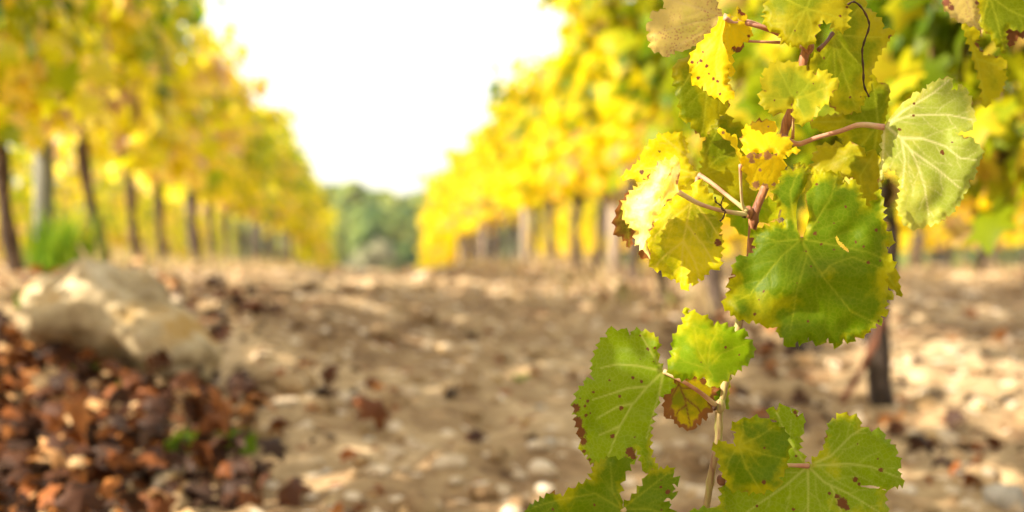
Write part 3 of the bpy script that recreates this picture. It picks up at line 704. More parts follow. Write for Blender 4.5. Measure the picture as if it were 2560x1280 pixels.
    if fold:                                                                # (x,y,dx,dy,slope): bend along a line
        for (fx, fy, ux, uy, sl) in fold:
            s = ((P[:, 0]-fx)*uy-(P[:, 1]-fy)*ux)/math.hypot(ux, uy)*m; Z = Z+sl*np.maximum(0, s)
    if holes:
        ct = np.array([P[list(f)].mean(0) for f in faces]); keep = np.ones(len(faces), bool)
        for (hx_, hy_, hrx, hry, ha) in holes:
            c, s = math.cos(ha), math.sin(ha); dx = ct[:, 0]-hx_; dy = ct[:, 1]-hy_; keep &= ((dx*c+dy*s)/hrx)**2+((-dx*s+dy*c)/hry)**2 > 1
        faces = [f for f, k_ in zip(faces, keep) if k_]
    wpts = [cpt(p[0], p[1], z) for p, z in zip(P, Z)]
    return wpts, faces, vm, np.clip(de/26, 0, 1), bn
def build_leaf(root, mat, patches, label=None, petiole=None, prad=.0013, pmat='petiole'):
    V = []; Fc = []; a = []; b = []; c = []
    for p in patches:
        w_, f, vm, ed, bn = p; o = len(V); V += w_; Fc += [tuple(i+o for i in q) for q in f]; a += list(vm); b += list(ed); c += list(bn)
    piv = root.location; V = [v-piv for v in V]
    ob = link('leaf', mesh('leaf', V, Fc, G[mat], True, {'vein': a, 'edge': b, 'burn': c}), root)
    if label: ob['label'] = label
    if petiole:
        pts = smoothpath([cpt(x, y, d)-piv for (x, y, d) in petiole], 6); n = len(pts)
        v, f = tube(pts, [prad*(1.25-.35*math.sin(math.pi*i/(n-1))) for i in range(n)], 9, .04); link('petiole', mesh('petiole', v, f, M[pmat]), ob)
    return ob
M['petiole'] = solid('petiole_skin', [(0.35, (0.40, 0.15, 0.09)), (0.5, (0.52, 0.27, 0.17)), (.66, (.56, .46, .20))], 28, .5, .25, .001, spec=.3)
M['petdark'] = solid('petiole_dark', [(0.35, (0.12, 0.04, 0.025)), (0.7, (0.24, 0.10, 0.05))], 60, .5, .1, .001)
M['cane'] = solid('cane_bark', [(0.3, (0.12, 0.040, 0.016)), (0.5, (0.28, 0.105, 0.045)), (0.72, (0.46, 0.22, 0.10))], 60, .55, .35, .002, (4, 4, .6), .4)
M['caneg'] = solid('cane_bark_pale', [(0.3, (0.24, 0.11, 0.07)), (0.5, (0.40, 0.29, 0.12)), (0.72, (0.38, 0.38, 0.10))], 60, .55, .35, .002, (4, 4, .6), .4)
M['tendril'] = solid('tendril_skin', [(0.3, (0.03, 0.016, 0.01)), (0.7, (0.09, 0.04, 0.02))], 90, .6)
root = bpy.data.objects.new('vine_shoot', None); C.objects.link(root); root.location = cpt(2010, 130, 1.12)
tag(root, 'sharp green and yellow vine shoot with reddish cane hanging close at the right', 'vine shoot')
def cane(root, pts, r0, r1, mat, nodes=(), label=None, name='cane'):
    P = smoothpath([cpt(x, y, d)-root.location if len(q) == 3 else Vector(q[:3]) for q in pts for (x, y, d) in [q[:3]]], 7); n = len(P); rads = []
    for i in range(n):
        f = i/(n-1); r = r0+(r1-r0)*f
        for nd in nodes: r += .0010*math.exp(-((f-nd)/.012)**2)
        rads.append(r)
    v, f = tube(P, rads, 14, .03); o = link(name, mesh(name, v, f, M[mat]), root)
    if label: o['label'] = label
    return o
cane(root, [(2420, -620, 1.45), (2260, -330, 1.28), (2130, -110, 1.16), (2045, 50, 1.12), (2014, 130, 1.11), (1992, 220, 1.115), (1968, 305, 1.12), (1945, 385, 1.12), (1913, 467, 1.12), (1888, 531, 1.115), (1880, 590, 1.12), (1872, 680, 1.125), (1849, 800, 1.12)], .0038, .0032, 'cane', (.50, .78), 'reddish brown upper cane')
cane(root, [(1849, 800, 1.12), (1822, 920, 1.12), (1799, 1024, 1.12), (1796, 1100, 1.12), (1780, 1179, 1.12), (1765, 1272, 1.125), (1745, 1370, 1.13)], .0034, .0027, 'caneg', (.42, .72), 'pale green and pink lower cane')
# nodes
for (px, py, d, r, mt) in ((1872, 530, 1.112, .0038, 'cane'), (1861, 536, 1.105, .0026, 'tendril'), (2020, 118, 1.108, .0045, 'cane'), (1962, 352, 1.112, .0042, 'cane'), (1800, 1015, 1.115, .0046, 'caneg'), (1786, 1020, 1.11, .0018, 'tendril'), (1803, 1200, 1.112, .0036, 'petdark')):
    P = ICO3*np.array((1, .9, 1.25))*r*(1+n3(ICO3+px, 1.5, 700)*.5)[:, None]
    link('bud_node', mesh('bud_node', P, ICF3, M[mt]), root, cpt(px, py, d)-root.location)

# 1 tan leaf
build_leaf(root, 'tan', [leafpatch(PP('A', '500 0 505 25 530 70 460 90 400 100 420 160 362 205 395 260 370 285 400 340 400 390 470 420 530 460 600 410 690 400 790 345 850 320 900 250 940 190 985 120 940 60 935 0 900 -90 740 -150 580 -90'), PP('A', '985 125')[0],
   [PP('A', '985 125 800 170 600 220 380 290'), PP('A', '985 125 780 60 600 10 520 -20'), PP('A', '985 125 850 240 650 350 540 440')], 1.10, (.25, .25), .3, .3, 1, 2.5)], 'tan speckled leaf', [(1808, 40, 1.10), (1850, 55, 1.10), (1895, 66, 1.10), (1960, 90, 1.11), (2010, 118, 1.115)], .0019)
# 3 green leaf behind
build_leaf(root, 'deep', [leafpatch(PP('A', '780 400 700 450 600 510 575 570 590 640 600 700 630 800 635 880 650 960 720 980 750 1040 790 1070 820 1105 860 1060 920 960 960 920 1010 900 1030 800 1010 640 960 480 880 410'), PP('A', '890 440')[0],
   [PP('A', '890 440 860 700 820 1060'), PP('A', '890 440 720 600 620 740'), PP('A', '890 440 960 700 950 900')], 1.135, (.1, -.1), .2, .1, 3, 2.5)], 'shaded green leaf behind the yellow folded leaf')
# 2 yellow folded leaf (two halves and a tattered brown corner)
build_leaf(root, 'yellow', [
   leafpatch(PP('A', '1000 125 940 170 930 200 880 260 830 310 760 390 720 460 710 530 740 600 720 620 780 690 820 690 850 730 890 770 940 780 960 810 1010 810 1040 800 1080 770 1060 710 1020 670 1025 620 1030 560 1030 480 1010 400 980 330 980 280 1000 200'), PP('A', '1000 130')[0],
      [PP('A', '1000 130 960 300 920 500 940 760'), PP('A', '960 280 830 420 740 560')], 1.085, (-.35, -.35), .2, .15, 2, 3.2, burns=[(1752, 152, 6), (1767, 165, 6), (1746, 195, 7), (1784, 197, 6), (1794, 203, 6), (1730, 155, 6), (1772, 185, 4), (1800, 235, 5), (1758, 130, 4)], smoothseg=(23, 24, 25, 26, 27)),
   leafpatch(PP('A', '1000 120 1060 130 1110 160 1170 200 1220 250 1210 300 1150 340 1100 380 1062 392 1060 440 1062 520 1075 600 1030 612 1030 480 1005 390 978 300 992 200'), PP('A', '1000 130')[0],
      [PP('A', '1000 130 1080 220 1190 300'), PP('A', '1000 130 1020 350 1050 560')], 1.085, (.5, -.1), .2, .2, 12, 2.5, burns=[(1835, 122, 9), (1872, 90, 6)]),
   leafpatch(PP('A', '1098 45 1120 70 1132 92 1165 105 1178 155 1140 165 1108 160 1100 100'), PP('A', '1110 155')[0], [PP('A', '1110 155 1110 60')], 1.095, (.2, .2), .2, .1, 22, 2, burns=[(1855, 30, 14)])],
   'bright yellow folded leaf with brown specks', [(1812, 44, 1.084), (1835, 58, 1.09), (1868, 53, 1.10), (1910, 68, 1.105), (1960, 92, 1.11)], .0016)
build_leaf(root, 'brown', [leafpatch(PP('A', '1062 392 1100 375 1150 342 1140 390 1120 420 1075 412'), PP('A', '1100 380')[0], [PP('A', '1100 380 1100 415')], 1.10, (.1, .1), .2, 0, 23, 2, burns=[(1844, 123, 20)])], 'withered dark brown leaf scrap', [(1838, 101, 1.10), (1870, 103, 1.10), (1910, 105, 1.10), (1948, 106, 1.11)], .0011)
# 4 top yellow green leaf
build_leaf(root, 'olive', [leafpatch(PP('A', '1340 -60 1340 0 1305 70 1320 110 1310 150 1320 210 1400 260 1430 270 1440 310 1480 350 1520 340 1560 380 1600 365 1680 360 1735 320 1725 290 1750 200 1782 160 1842 190 1872 230 1912 250 1962 250 1985 180 1990 120 1997 60 1990 0 1980 -80 1800 -160 1500 -150'), PP('A', '1650 70')[0],
   [PP('A', '1650 70 1500 180 1340 190'), PP('A', '1650 70 1560 220 1500 330'), PP('A', '1650 70 1690 200 1660 350'), PP('A', '1650 70 1820 110 1980 170'), PP('A', '1650 70 1700 -60 1790 -140'), PP('A', '1650 70 1500 0 1380 -80')], 1.085, (-.1, -.45), .3, .2, 4, 4.2, burns=[(2118, 18, 5), (2100, 40, 5)])], 'yellow green leaf at the top over the cane fork')
# 5 big leaf right of the fork
build_leaf(root, 'olive', [leafpatch(PP('B', '470 -40 640 -20 660 60 710 90 740 130 790 170 790 230 870 240 900 240 850 300 830 340 790 390 750 450 730 500 705 560 690 610 700 680 690 740 640 770 640 810 620 850 590 910 560 890 520 915 470 905 430 900 400 870 360 830 300 760 240 640 200 520 230 450 270 420 330 330 385 265 420 180 450 80'), PP('B', '390 270')[0],
   [PP('B', '390 270 520 420 690 600'), PP('B', '390 270 400 440 405 640'), PP('B', '390 270 560 290 800 300'), PP('B', '390 270 520 150 640 20'), PP('B', '390 270 480 600 580 880')], 1.135, (.15, .1), .22, .2, 5, 2.6, burns=[(2125, 243, 5), (2060, 145, 5), (2225, 92, 7)])], 'broad yellow green leaf with pinkish dry margin', [(2081, 84, 1.13), (2066, 105, 1.12), (2046, 125, 1.115)], .0016, 'petdark')
# 6 small front leaf
build_leaf(root, 'lit', [leafpatch(PP('A', '1400 500 1440 490 1470 500 1540 490 1600 520 1660 560 1720 590 1780 560 1830 580 1850 620 1920 650 1870 740 1840 770 1840 800 1800 840 1740 850 1750 900 1710 940 1680 970 1650 990 1590 1000 1560 960 1545 880 1548 812 1500 880 1450 900 1420 920 1370 915 1350 880 1300 860 1275 800 1280 730 1320 730 1290 680 1275 650 1310 620 1300 570 1340 540'), PP('A', '1550 800')[0],
   [PP('A', '1550 800 1480 660 1410 520'), PP('A', '1550 800 1420 790 1290 780'), PP('A', '1550 800 1640 700 1720 600'), PP('A', '1550 800 1700 740 1900 660'), PP('A', '1550 800 1600 880 1640 980')], 1.075, (-.15, -.35), .35, -.3, 6, 3.4, burns=[(1937, 251, 4), (1993, 231, 3), (2033, 209, 4)])], 'small yellow green leaf in front of the cane', [(1984, 252, 1.086), (1984, 290, 1.09), (1982, 345, 1.11)], .0011)
# 7 green leaf lower right behind
build_leaf(root, 'deep', [leafpatch(PP('S', '2178 180 2195 205 2222 212 2224 240 2215 290 2209 325 2207 380 2202 440 2180 480 2140 460 2115 400 2108 345 2060 330 2025 315 2030 300 2060 290 2095 285 2110 265 2150 255 2165 220'), (2196, 310),
   [PP('S', '2196 310 2190 260 2180 200'), PP('S', '2196 310 2120 302 2030 306'), PP('S', '2196 310 2185 380 2180 470'), PP('S', '2196 310 2150 370 2130 440')], 1.165, (.1, .1), .2, .1, 7, 2.2)], 'shaded green leaf between the cane and the pale leaf')
build_leaf(root, 'olive', [leafpatch(PP('S', '2053 361 2031 391 2033 405 2026 424 2035 436 2060 448 2100 440 2130 445 2150 500 2170 520 2195 500 2204 440 2195 385 2178 372 2168 392 2150 362 2110 360 2080 362'), (2190, 372),
   [PP('S', '2190 372 2120 390 2040 425'), PP('S', '2190 372 2150 440 2160 510'), PP('S', '2190 372 2110 365')], 1.15, (-.2, -.2), .25, .1, 8, 4)], 'yellow green leaf behind the top of the big leaf')
# 8 large pale leaf
o8 = PP('B', '815 1000 840 950 900 880 950 820 1010 780 1060 730 1090 740 1140 710 1160 670 1210 650 1270 630 1330 615 1350 650 1340 720 1380 720 1425 670 1420 710 1470 715 1475 760 1505 790 1500 850 1530 920 1520 990 1480 1050 1420 1050 1370 1060 1400 1080 1440 1100 1520 1105 1530 1140 1580 1180 1590 1240')+PP('D', '1720 0 1690 50 1695 90 1650 130 1640 190 1610 220 1600 260 1560 300 1540 340 1500 360 1470 390 1430 410 1380 415 1320 440 1270 447 1255 405 1240 425 1222 420 1215 370 1190 330 1185 290 1200 200 1200 120 1170 70 1130 55 1100 80 1085 140 1066 180 1072 100 1080 0')+PP('B', '780 1200 790 1060')
build_leaf(root, 'under', [leafpatch(o8, (2214, 318),
   [PP('B', '820 1000 900 960 1020 920 1300 915 1520 960'), PP('B', '820 1000 950 890 1200 740 1320 640'), PP('B', '820 1010 930 1100 1010 1200 1060 1300')+PP('S', '2312 470 2322 540'), PP('B', '930 1100 1100 1105 1290 1170')+PP('S', '2400 395 2440 400'), PP('B', '1010 1200')+PP('S', '2340 420 2400 470'), PP('B', '940 1110')+PP('S', '2262 400 2255 470'), PP('B', '800 1040')+PP('S', '2208 380 2202 450')], 1.10, (-.28, -.30), .22, .25, 9, 2.6,
   burns=[(2249, 324, 6), (2285, 259, 5), (2284, 289, 5), (2354, 379, 7), (2358, 384, 5), (2380, 356, 4)], smoothseg=tuple(range(0, 4)), sec=True)], 'largest pale leaf turned to show its underside', [(2212, 318, 1.10), (2150, 312, 1.105), (2100, 328, 1.11), (2040, 345, 1.11), (1996, 360, 1.112), (1968, 350, 1.115)], .0020)
# 10 leaf at the left, upper
build_leaf(root, 'undery', [leafpatch(PP('C', '405 140 430 150 500 150 540 135 580 160 595 200 610 240 600 300 620 350 650 400 685 438 640 470 560 520 480 520 400 500 300 500 255 490 240 468 210 470 140 455 160 430 210 400 250 355 280 340 290 280 330 230 370 185 400 200'), PP('C', '685 438')[0],
   [PP('C', '685 438 560 400 420 380 260 400'), PP('C', '685 438 600 300 520 240 430 170'), PP('C', '685 438 620 330 580 190'), PP('C', '685 438 540 460 300 480')], 1.125, (-.15, .15), .35, .25, 10, 3, burns=[(1648, 378, 5), (1604, 430, 8)])], 'upper left leaf with yellow rolled edge', [(1746, 437, 1.12), (1775, 455, 1.115), (1812, 484, 1.11), (1845, 510, 1.105), (1868, 528, 1.105)], .0017)
# 11 leaf right of junction
build_leaf(root, 'deep', [leafpatch(PP('C', '700 428 710 330 710 250 730 190 790 110 795 60 840 25 900 20 920 70 1000 90 1010 200 1020 400 1040 520 1080 600 1010 660 900 640 780 540'), PP('C', '700 440')[0],
   [PP('C', '700 440 820 320 1000 260'), PP('C', '700 440 840 400 1010 430'), PP('C', '700 440 740 280 830 90'), PP('C', '700 440 860 520 1030 600')], 1.145, (.1, 0), .22, .15, 11, 3)], 'green leaf spreading right of the pale petiole joint')
build_leaf(root, 'bright', [leafpatch(PP('C', '880 690 900 740 940 810 1000 860 1030 870 1045 800 1110 770 1200 760 1250 710 1240 650 1200 610 1150 600 1060 540 960 520 900 600'), PP('C', '980 540')[0],
   [PP('C', '980 540 1000 700 1010 850'), PP('C', '980 540 1100 650 1230 720')], 1.16, (0, -.1), .2, .1, 13, 3.2)], 'small green leaf behind the cane node')
# 13 hanging underside leaf
build_leaf(root, 'undery', [leafpatch(PP('C', '665 475 640 540 540 575 450 650 385 740 340 830 328 910 345 960 335 1020 370 1095 420 1105 460 1150 520 1165 550 1190 590 1245 620 1220 625 1190 660 1210 680 1160 725 1170 730 1140 760 1110 770 1095 800 1105 840 1080 840 1030 850 930 855 880 830 850 850 760 855 700 820 640 760 560 720 500 690 470'), PP('C', '675 478')[0],
   [PP('C', '675 478 630 640 580 900 560 1180'), PP('C', '640 610 760 760 840 880'), PP('C', '600 780 720 930 800 1060'), PP('C', '630 640 480 760 350 900'), PP('C', '580 900 450 1000 380 1080'), PP('C', '580 900 650 1020 690 1140')], 1.105, (.0, -.30), .3, .1, 14, 3.2, burns=[(1795, 607, 12), (1803, 585, 7), (1806, 645, 5), (1738, 585, 3)])], 'hanging leaf with bright midrib, shadowed in part by the leaf in front', [(1742, 455, 1.115), (1743, 446, 1.12)], .0015)
# 15 brown green leaf behind the sunlit one
build_leaf(root, 'brown', [leafpatch(PP('C', '210 540 160 600 130 640 105 720 100 800 125 870 150 870 180 900 205 950 230 890 245 830 260 760 260 600'), PP('C', '240 600')[0], [PP('C', '240 600 190 740 205 930'), PP('C', '230 620 150 700 110 760')], 1.10, (.3, .1), .3, .1, 15, 3.5)], 'curled olive brown leaf behind the sunlit leaf')
# 14 sunlit leaf
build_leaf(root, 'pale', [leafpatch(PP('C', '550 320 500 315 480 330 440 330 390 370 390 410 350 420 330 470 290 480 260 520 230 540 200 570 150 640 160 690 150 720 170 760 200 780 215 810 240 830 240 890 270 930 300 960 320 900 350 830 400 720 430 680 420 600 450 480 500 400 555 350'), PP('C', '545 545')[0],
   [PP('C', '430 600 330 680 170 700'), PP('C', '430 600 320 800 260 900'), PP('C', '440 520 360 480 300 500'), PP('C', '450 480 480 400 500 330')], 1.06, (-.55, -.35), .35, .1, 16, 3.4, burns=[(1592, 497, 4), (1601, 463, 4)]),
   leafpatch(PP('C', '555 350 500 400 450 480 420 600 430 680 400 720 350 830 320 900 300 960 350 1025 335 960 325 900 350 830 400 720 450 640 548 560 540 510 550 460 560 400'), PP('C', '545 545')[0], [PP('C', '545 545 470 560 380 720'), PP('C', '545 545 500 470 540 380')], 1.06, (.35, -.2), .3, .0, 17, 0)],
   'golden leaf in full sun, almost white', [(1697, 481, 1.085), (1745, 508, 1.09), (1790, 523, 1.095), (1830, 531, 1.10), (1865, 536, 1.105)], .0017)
build_leaf(root, 'autumn', [leafpatch(PP('C', '275 945 278 1010 290 1027 320 1015 347 1022 345 960 310 930'), PP('C', '320 950')[0], [PP('C', '320 950 300 1020')], 1.09, (0, 0), .2, 0, 18, 2)], 'small rusty leaf corner below the sunlit leaf')
# 16 curled golden leaf
build_leaf(root, 'gold', [
   leafpatch(PP('C', '1000 110 1040 90 1080 65 1130 60 1180 55 1230 90 1230 150 1270 165 1330 200 1340 235 1310 258 1390 260 1400 270 1340 290 1290 295 1280 330 1200 290 1100 290 1010 300 990 230 990 160'), PP('C', '1210 300')[0],
      [PP('C', '1210 300 1160 200 1120 70'), PP('C', '1210 300 1270 240 1340 225'), PP('C', '1210 300 1080 220 1000 130')], 1.075, (-.25, -.6), .3, .1, 19, 3.2, burns=[(1921, 316, 4), (1887, 345, 3)]),
   leafpatch(PP('C', '1010 298 1100 288 1200 290 1280 330 1290 400 1250 470 1250 500 1220 520 1130 515 1060 525 1040 510 1020 440 985 370 985 310'), PP('C', '1210 300')[0],
      [PP('C', '1210 300 1200 400 1160 510'), PP('C', '1210 300 1100 380 1050 500')], 1.073, (.0, .5), .25, .1, 20, 3, burns=[(1875, 388, 12), (1895, 385, 15), (1920, 388, 15), (1945, 380, 14), (1960, 372, 10), (1880, 402, 10), (1890, 462, 13), (1912, 467, 12), (1935, 462, 8), (1900, 425, 6)]),
   leafpatch(PP('C', '815 120 850 110 880 140 910 165 950 155 957 240 990 310 985 370 940 260 905 205 840 165'), PP('C', '985 330')[0], [PP('C', '985 350 940 240 830 130')], 1.075, (.6, 0), .2, 0, 21, 1.5, burns=[(1808, 331, 6)])],
   'curled golden yellow leaf with pinkish brown burnt band', [(1851, 412, 1.08), (1852, 460, 1.09), (1855, 505, 1.10), (1860, 525, 1.105)], .0012)
# 17 the big green leaf
o17 = PP('D', '570 500 545 440 538 350 545 280 556 240 592 175 622 110 622 70 598 45 565 30 530 40 520 60 470 55 440 90 440 140 400 180 390 220 410 280 440 320 460 380 460 415 430 400 395 395 370 420 320 430 240 460 265 500 280 560 265 590 225 615 150 620 150 650 125 700 150 740 100 780 110 830 65 930 110 970 140 1000 200 1030 260 1030 300 1050 390 1075 415 1070 420 1110 455 1140 480 1205 545 1165 580 1180 615 1135 640 1160 690 1190 740 1140 770 1180 805 1205 840 1150 890 1170 920 1140 990 1115 1050 1050 1095 1040 1080 1000 1130 990 1110 950 1120 900 1170 870 1130 830 1110 770 1120 730 1175 690 1160 640 1130 590 1110 550 1142 558 1165 500 1120 450 1100 380 1100 290 1085 220 1070 180 1050 240 1010 300 990 285 960 240 950 200 930 150 900 120 880 150 830 150 830 100 790 80 740 70 690 90 655 120 640 170 600 215 597 250 614 310 622 360 604 430 582 495')
build_leaf(root, 'green', [leafpatch(o17, PP('D', '572 505')[0],
   [PP('D', '572 505 450 610 240 860 120 920'), PP('D', '572 505 610 600 545 830 500 1100'), PP('D', '572 505 630 620 720 760 890 970 1040 1040'), PP('D', '572 505 760 540 1000 590 1140 650'), PP('D', '572 505 520 380 500 200 560 60'), PP('D', '572 505 660 400 760 240 800 100'), PP('D', '700 740 760 670 900 620 1100 700'), PP('D', '572 505 420 520 290 480')], 1.055, (.05, -.28), .30, .3, 24, 3.4, smoothseg=tuple(range(0, 6))+tuple(range(len(o17)-8, len(o17))),
   burns=[PP('D', f'{a} {b}')[0]+(r,) for a, b, r in ((670, 155, 5), (505, 510, 0.1), (855, 300, 5), (600, 280, 4), (790, 255, 3), (660, 470, 7), (1050, 450, 6), (275, 985, 6), (615, 1030, 5), (1000, 655, 6), (1075, 645, 4), (585, 580, 4), (545, 785, 3), (330, 840, 4), (680, 400, 3), (780, 405, 3), (920, 525, 5), (970, 553, 5), (700, 540, 5), (780, 573, 4), (1065, 1030, 5), (635, 680, 4))],
   holes=[PP('D', '835 550')[0]+(22, 4, .75), PP('D', '800 505')[0]+(8, 3, 1.3)])], 'biggest leaf of the shoot, mid green with a torn slit', [(2005, 598, 1.064), (1990, 640, 1.09), (1940, 640, 1.115), (1880, 625, 1.12)], .0018)
build_leaf(root, 'deep', [leafpatch(PP('D', '1100 700 1190 708 1195 780 1210 830 1215 882 1170 840 1120 800'), PP('D', '1110 710')[0], [PP('D', '1110 710 1205 870')], 1.09, (0, 0), .2, 0, 25, 2.5)], 'narrow leaf tip behind the right edge of the big leaf')
build_leaf(root, 'lit', [leafpatch(PP('D', '520 60 540 20 570 30 600 45 640 80 680 70 730 65 780 85 840 90 820 180 640 200 540 140'), PP('D', '640 180')[0], [PP('D', '640 180 560 60'), PP('D', '640 180 720 90')], 1.075, (0, -.2), .2, 0, 26, 3.5)], 'yellow sunlit leaf tip above the big leaf')
# 18 lower left spotted leaf
build_leaf(root, 'veined', [leafpatch(PP('E', '718 515 690 460 680 380 690 310 665 280 630 250 570 240 510 235 490 270 430 225 400 235 330 225 325 280 270 320 260 360 235 410 220 480 220 560 240 580 160 590 165 620 125 650 105 710 95 790 110 830 105 880 125 920 125 980 140 1000 150 1090 190 1105 195 1150 230 1165 235 1240 330 1240 430 1200 530 1150 520 1100 530 1070 555 1110 560 1160 600 1240 640 1210 690 1195 640 1120 630 1050 635 900 660 800 690 700 730 690 780 650 800 600'), PP('E', '720 522')[0],
   [PP('E', '720 522 600 640 500 760 410 920 330 1130'), PP('E', '720 522 540 485 400 475 280 500'), PP('E', '600 630 480 640 230 720'), PP('E', '500 750 400 770 260 850'), PP('E', '410 910 270 970'), PP('E', '720 522 690 680 600 1000'), PP('E', '720 522 640 400 560 260')], 1.10, (-.15, -.2), .55, .3, 27, 3.4, sec=False,
   burns=[PP('E', f'{a} {b}')[0]+(r,) for a, b, r in ((610, 370, 6), (660, 360, 5), (560, 275, 4), (560, 440, 3), (650, 455, 3), (508, 568, 6), (568, 595, 6), (345, 587, 4), (232, 668, 5), (192, 730, 6), (175, 765, 5), (180, 830, 6), (140, 712, 4), (415, 700, 6), (425, 780, 8), (365, 975, 8), (490, 1085, 16), (510, 1120, 9), (520, 980, 4), (105, 780, 16), (118, 880, 20), (140, 950, 20), (160, 1010, 14), (165, 1080, 7), (205, 1140, 7), (212, 815, 4))])],
   'large spotted leaf at the lower left with a browning left edge', [(1660, 928, 1.10), (1698, 948, 1.095), (1745, 977, 1.10), (1788, 1012, 1.11)], .0017)
# 20 small autumn leaf
build_leaf(root, 'autumn', [leafpatch(PP('E', '770 590 730 680 720 780 740 860 770 830 810 895 850 915 910 935 940 930 950 890 985 885 990 855 1030 850 1030 820 1070 790 1060 740 1090 670 1100 630 1000 570 900 550 820 560'), PP('E', '820 590')[0],
   [PP('E', '820 590 870 720 910 920'), PP('E', '840 640 930 640 1060 720'), PP('E', '830 610 780 700 750 830'), PP('E', '870 710 960 780 1000 850'), PP('E', '880 760 820 800 800 880')], 1.115, (0, -.1), .25, .15, 28, 3.2, sec=False)], 'small yellow and rust brown leaf hanging behind the pink petiole')
build_leaf(root, 'green', [leafpatch(PP('E', '1195 540 1175 650 1172 795 1110 760 1065 700 1100 620 1130 580'), PP('E', '1120 770')[0], [PP('E', '1120 765 1150 650 1185 560')], 1.118, (.3, 0), .2, 0, 29, 1.5)], 'narrow green leaf seen edge on against the cane')
# 19 green leaf
build_leaf(root, 'bright', [leafpatch(PP('E', '745 500 770 420 780 370 780 310 810 250 850 190 870 140 855 90 880 75 890 110 960 120 990 130 1040 155 1070 200 1120 190 1180 210 1220 240 1310 250 1290 290 1350 340 1355 390 1330 440 1270 490 1240 520 1190 550 1140 600 1060 630 1040 640 1020 590 1000 570 940 560 880 580 830 575 780 555'), PP('E', '1025 505')[0],
   [PP('E', '1025 505 1120 400 1300 330'), PP('E', '1025 505 960 380 930 200'), PP('E', '1025 505 880 460 790 400'), PP('E', '1025 505 1060 560 1050 620'), PP('E', '1025 505 1040 350 1100 220')], 1.08, (.1, -.3), .5, .25, 30, 3.4, burns=[(1814, 868, 5), (1848, 887, 4), (1847, 904, 3), (1753, 905, 3)])], 'plain green leaf right of the spotted one')
# 22 bottom left leaf
build_leaf(root, 'green', [leafpatch(PP('F', '45 785 150 730 190 695 270 715 350 660 450 610 470 520 570 465 630 485 700 470 710 510 680 560 650 640 640 700 655 790 700 740 780 650 800 590 880 545 960 530 990 560 985 590 1025 620 980 640 980 690 1010 710 940 730 920 750 970 770 960 790 1000 850 900 960 600 1020 300 930 50 860'), PP('F', '655 800')[0],
   [PP('F', '655 800 480 700 250 740 80 790'), PP('F', '655 800 590 680 580 500'), PP('F', '655 800 780 700 960 560'), PP('F', '655 800 820 800 980 840'), PP('F', '655 800 600 900 560 1000')], 1.065, (.05, -.15), .5, .25, 31, 4, burns=[PP('F', f'{a} {b}')[0]+(r,) for a, b, r in ((945, 690, 9), (475, 775, 5), (600, 720, 3), (905, 615, 4), (210, 800, 5), (900, 660, 5), (905, 805, 4))])], 'green leaf cut by the bottom of the picture', [(1556, 1272, 1.065), (1600, 1300, 1.08), (1700, 1320, 1.10), (1755, 1330, 1.125)], .0018)
# 24 leaf with two broad lobes, lower right
build_leaf(root, 'veined', [leafpatch(PP('F', '1590 150 1640 160 1690 130 1740 190 1750 150 1780 200 1820 210 1820 260 1800 340 1790 420 1825 500 1860 510 1900 460 1940 420 1960 330 1980 240 2020 220 2050 185 2170 215 2180 270 2250 300 2320 300 2340 350 2410 410 2410 460 2440 500 2420 550 2460 640 2400 660 2320 670 2340 710 2340 760 2360 830 2340 930 1900 1000 1500 960 1290 880 1280 760 1290 650 1400 640 1640 560 1690 400 1640 240 1590 200'), PP('F', '1842 525')[0],
   [PP('F', '1842 525 1770 440 1710 330 1640 180'), PP('F', '1842 525 1950 630 2100 700 2300 820'), PP('F', '1842 525 2100 510 2250 530 2430 600'), PP('F', '1842 525 1990 460 2120 330 2200 280'), PP('F', '1842 525 1845 700 1840 960'), PP('F', '1842 525 1700 650 1450 820'), PP('F', '1990 650 2050 800 2080 940')], 1.10, (-.12, -.2), .5, .3, 32, 3.6,
   burns=[PP('F', f'{a} {b}')[0]+(r,) for a, b, r in ((2310, 550, 8), (2145, 610, 9), (2170, 640, 6), (2060, 760, 18), (2030, 720, 9), (2090, 790, 10), (2290, 480, 4), (1768, 460, 5), (1980, 700, 6), (2160, 385, 4), (1515, 780, 5), (1750, 800, 6), (1760, 180, 7), (1775, 205, 5), (2050, 530, 3))], holes=[PP('F', '2240 658')[0]+(24, 3, .1)])], 'broad two lobed green leaf at the lower right with brown burn marks', [(2020, 1165, 1.10), (1995, 1164, 1.095), (1960, 1164, 1.10), (1900, 1175, 1.115), (1803, 1200, 1.12)], .0017)
# 23 front leaf there
build_leaf(root, 'green', [leafpatch(PP('F', '1350 270 1380 240 1470 215 1540 215 1620 240 1700 300 1720 360 1720 430 1710 500 1700 550 1660 600 1680 650 1580 680 1540 700 1450 690 1400 680 1340 680 1320 620 1290 570 1270 480 1225 400 1290 365 1330 380 1380 400 1370 340 1380 310'), PP('F', '1400 395')[0],
   [PP('F', '1400 395 1540 330 1640 260'), PP('F', '1400 395 1560 450 1700 480'), PP('F', '1400 395 1450 540 1540 680'), PP('F', '1400 395 1340 480 1310 600'), PP('F', '1400 395 1430 300 1420 240')], 1.07, (.1, -.3), .5, .3, 33, 3.4, burns=[PP('F', f'{a} {b}')[0]+(r,) for a, b, r in ((1565, 408, 5), (1560, 630, 8), (1405, 690, 3))])], 'smooth green leaf in front of the two lobed one', [(1847, 1115, 1.08), (1830, 1150, 1.09), (1803, 1198, 1.115)], .0015)
build_leaf(root, 'bright', [leafpatch(PP('F', '1080 815 1140 800 1200 790 1310 800 1300 900 1180 960 1070 900'), PP('F', '1200 900')[0], [PP('F', '1200 900 1200 800')], 1.09, (0, -.2), .2, 0, 34, 3)], 'leaf tip just entering at the bottom edge')
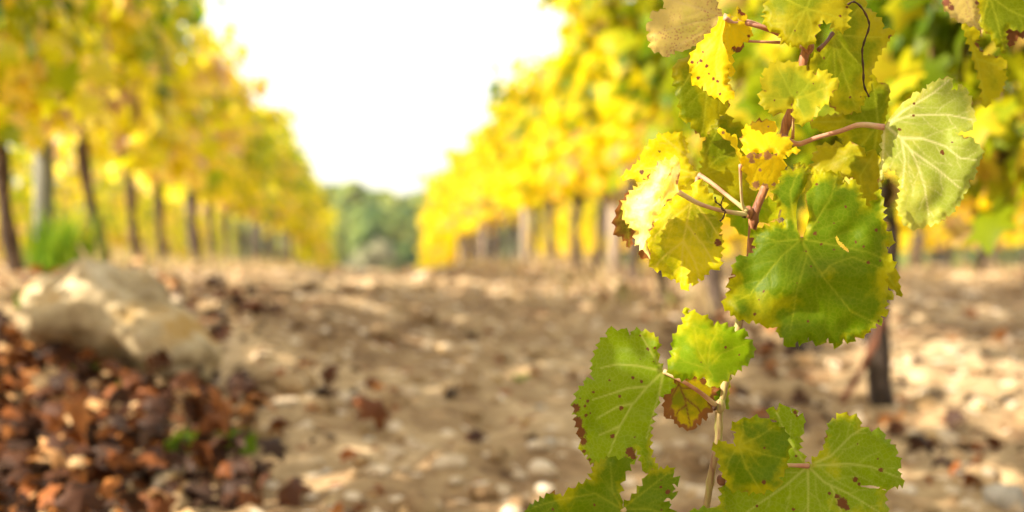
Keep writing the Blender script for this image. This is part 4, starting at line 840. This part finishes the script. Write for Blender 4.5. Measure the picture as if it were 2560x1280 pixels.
# tendrils
def tendril(root, pts, r, label):
    P = smoothpath([cpt(x, y, d)-root.location for x, y, d in pts], 6); n = len(P)
    v, f = tube(P, [r*(1+.25*math.sin(i*1.3)) for i in range(n)], 7, .1); o = link('tendril', mesh('tendril', v, f, M['tendril']), root); o['label'] = label
tendril(root, [(x, y, 1.085+i*.003) for i, (x, y) in enumerate(PP('B', '510 35 560 15 620 60 670 150 680 220 640 340 625 420 635 560 640 680 680 775'))], .0008, 'long dark dry tendril')
tendril(root, [(x, y, 1.09) for x, y in PP('C', '800 590 805 625 840 650 850 680 870 690 855 740 835 760')], .0006, 'short knotted brown tendril')
tendril(root, [(x, y, 1.09) for x, y in PP('C', '860 590 845 630 845 655 880 700')], .0005, 'forked brown tendril tip')

# second shoot, upper right
r2 = bpy.data.objects.new('vine_shoot', None); C.objects.link(r2); r2.location = cpt(2480, -120, 1.22)
tag(r2, 'slightly blurred shoot end with tan and green leaves in the upper right corner', 'vine shoot')
cane(r2, [(2620, -560, 1.6), (2580, -340, 1.4), (2520, -180, 1.26), (2480, -90, 1.21)], .0042, .003, 'cane')
build_leaf(r2, 'olive', [leafpatch(PP('B', '1420 190 1500 420 1570 650 1580 800 1590 850 1630 855 1660 800 1740 740 1770 660 1780 600 1750 560 1790 520 1760 470 1700 450 1600 440 1570 400 1530 330 1560 300 1560 240'), PP('B', '1450 190')[0],
   [PP('B', '1450 190 1550 500 1610 830'), PP('B', '1540 470 1700 520')], 1.21, (.1, .1), .3, .2, 41, 3, burns=[PP('B', f'{a} {b}')[0]+(r,) for a, b, r in ((1560, 350, 14), (1585, 390, 12), (1640, 420, 9), (1700, 440, 9))])], 'long hanging olive leaf half')
build_leaf(r2, 'tan', [leafpatch(PP('B', '1270 -80 1270 50 1310 100 1420 190 1500 220 1565 245 1590 300 1570 200 1575 100 1550 0 1520 -80'), PP('B', '1450 -60')[0],
   [PP('B', '1450 -60 1480 80 1550 230'), PP('B', '1450 -60 1360 60 1400 170')], 1.205, (-.2, .2), .3, .2, 42, 2.5, burns=[PP('B', '1300 20')[0]+(14,), PP('B', '1340 60')[0]+(10,), PP('B', '1560 250')[0]+(9,), PP('B', '1550 20')[0]+(9,)])], 'tan dry curled leaf')
build_leaf(r2, 'deep', [leafpatch(PP('B', '1555 30 1570 120 1580 210 1650 280 1680 340 1720 380 1770 435 1780 360 1772 255 1800 230 1920 250 2040 200 2060 -60 1600 -100'), PP('B', '1640 -40')[0],
   [PP('B', '1640 -40 1700 150 1760 400'), PP('B', '1640 -40 1800 80 1980 160'), PP('B', '1640 -40 1600 100 1590 190')], 1.20, (.0, -.2), .3, .2, 43, 3)], 'green leaf in the corner')
build_leaf(r2, 'brown', [leafpatch(PP('B', '1772 255 1800 228 1850 240 1920 238 1990 220 1950 280 1880 300 1840 330 1850 362 1780 360'), PP('B', '1800 240')[0], [PP('B', '1800 240 1900 270')], 1.20, (.2, 0), .3, .2, 44, 3, burns=[PP('B', '1830 290')[0]+(40,), PP('B', '1900 260')[0]+(30,)])], 'burnt dark brown edge of the corner leaf')
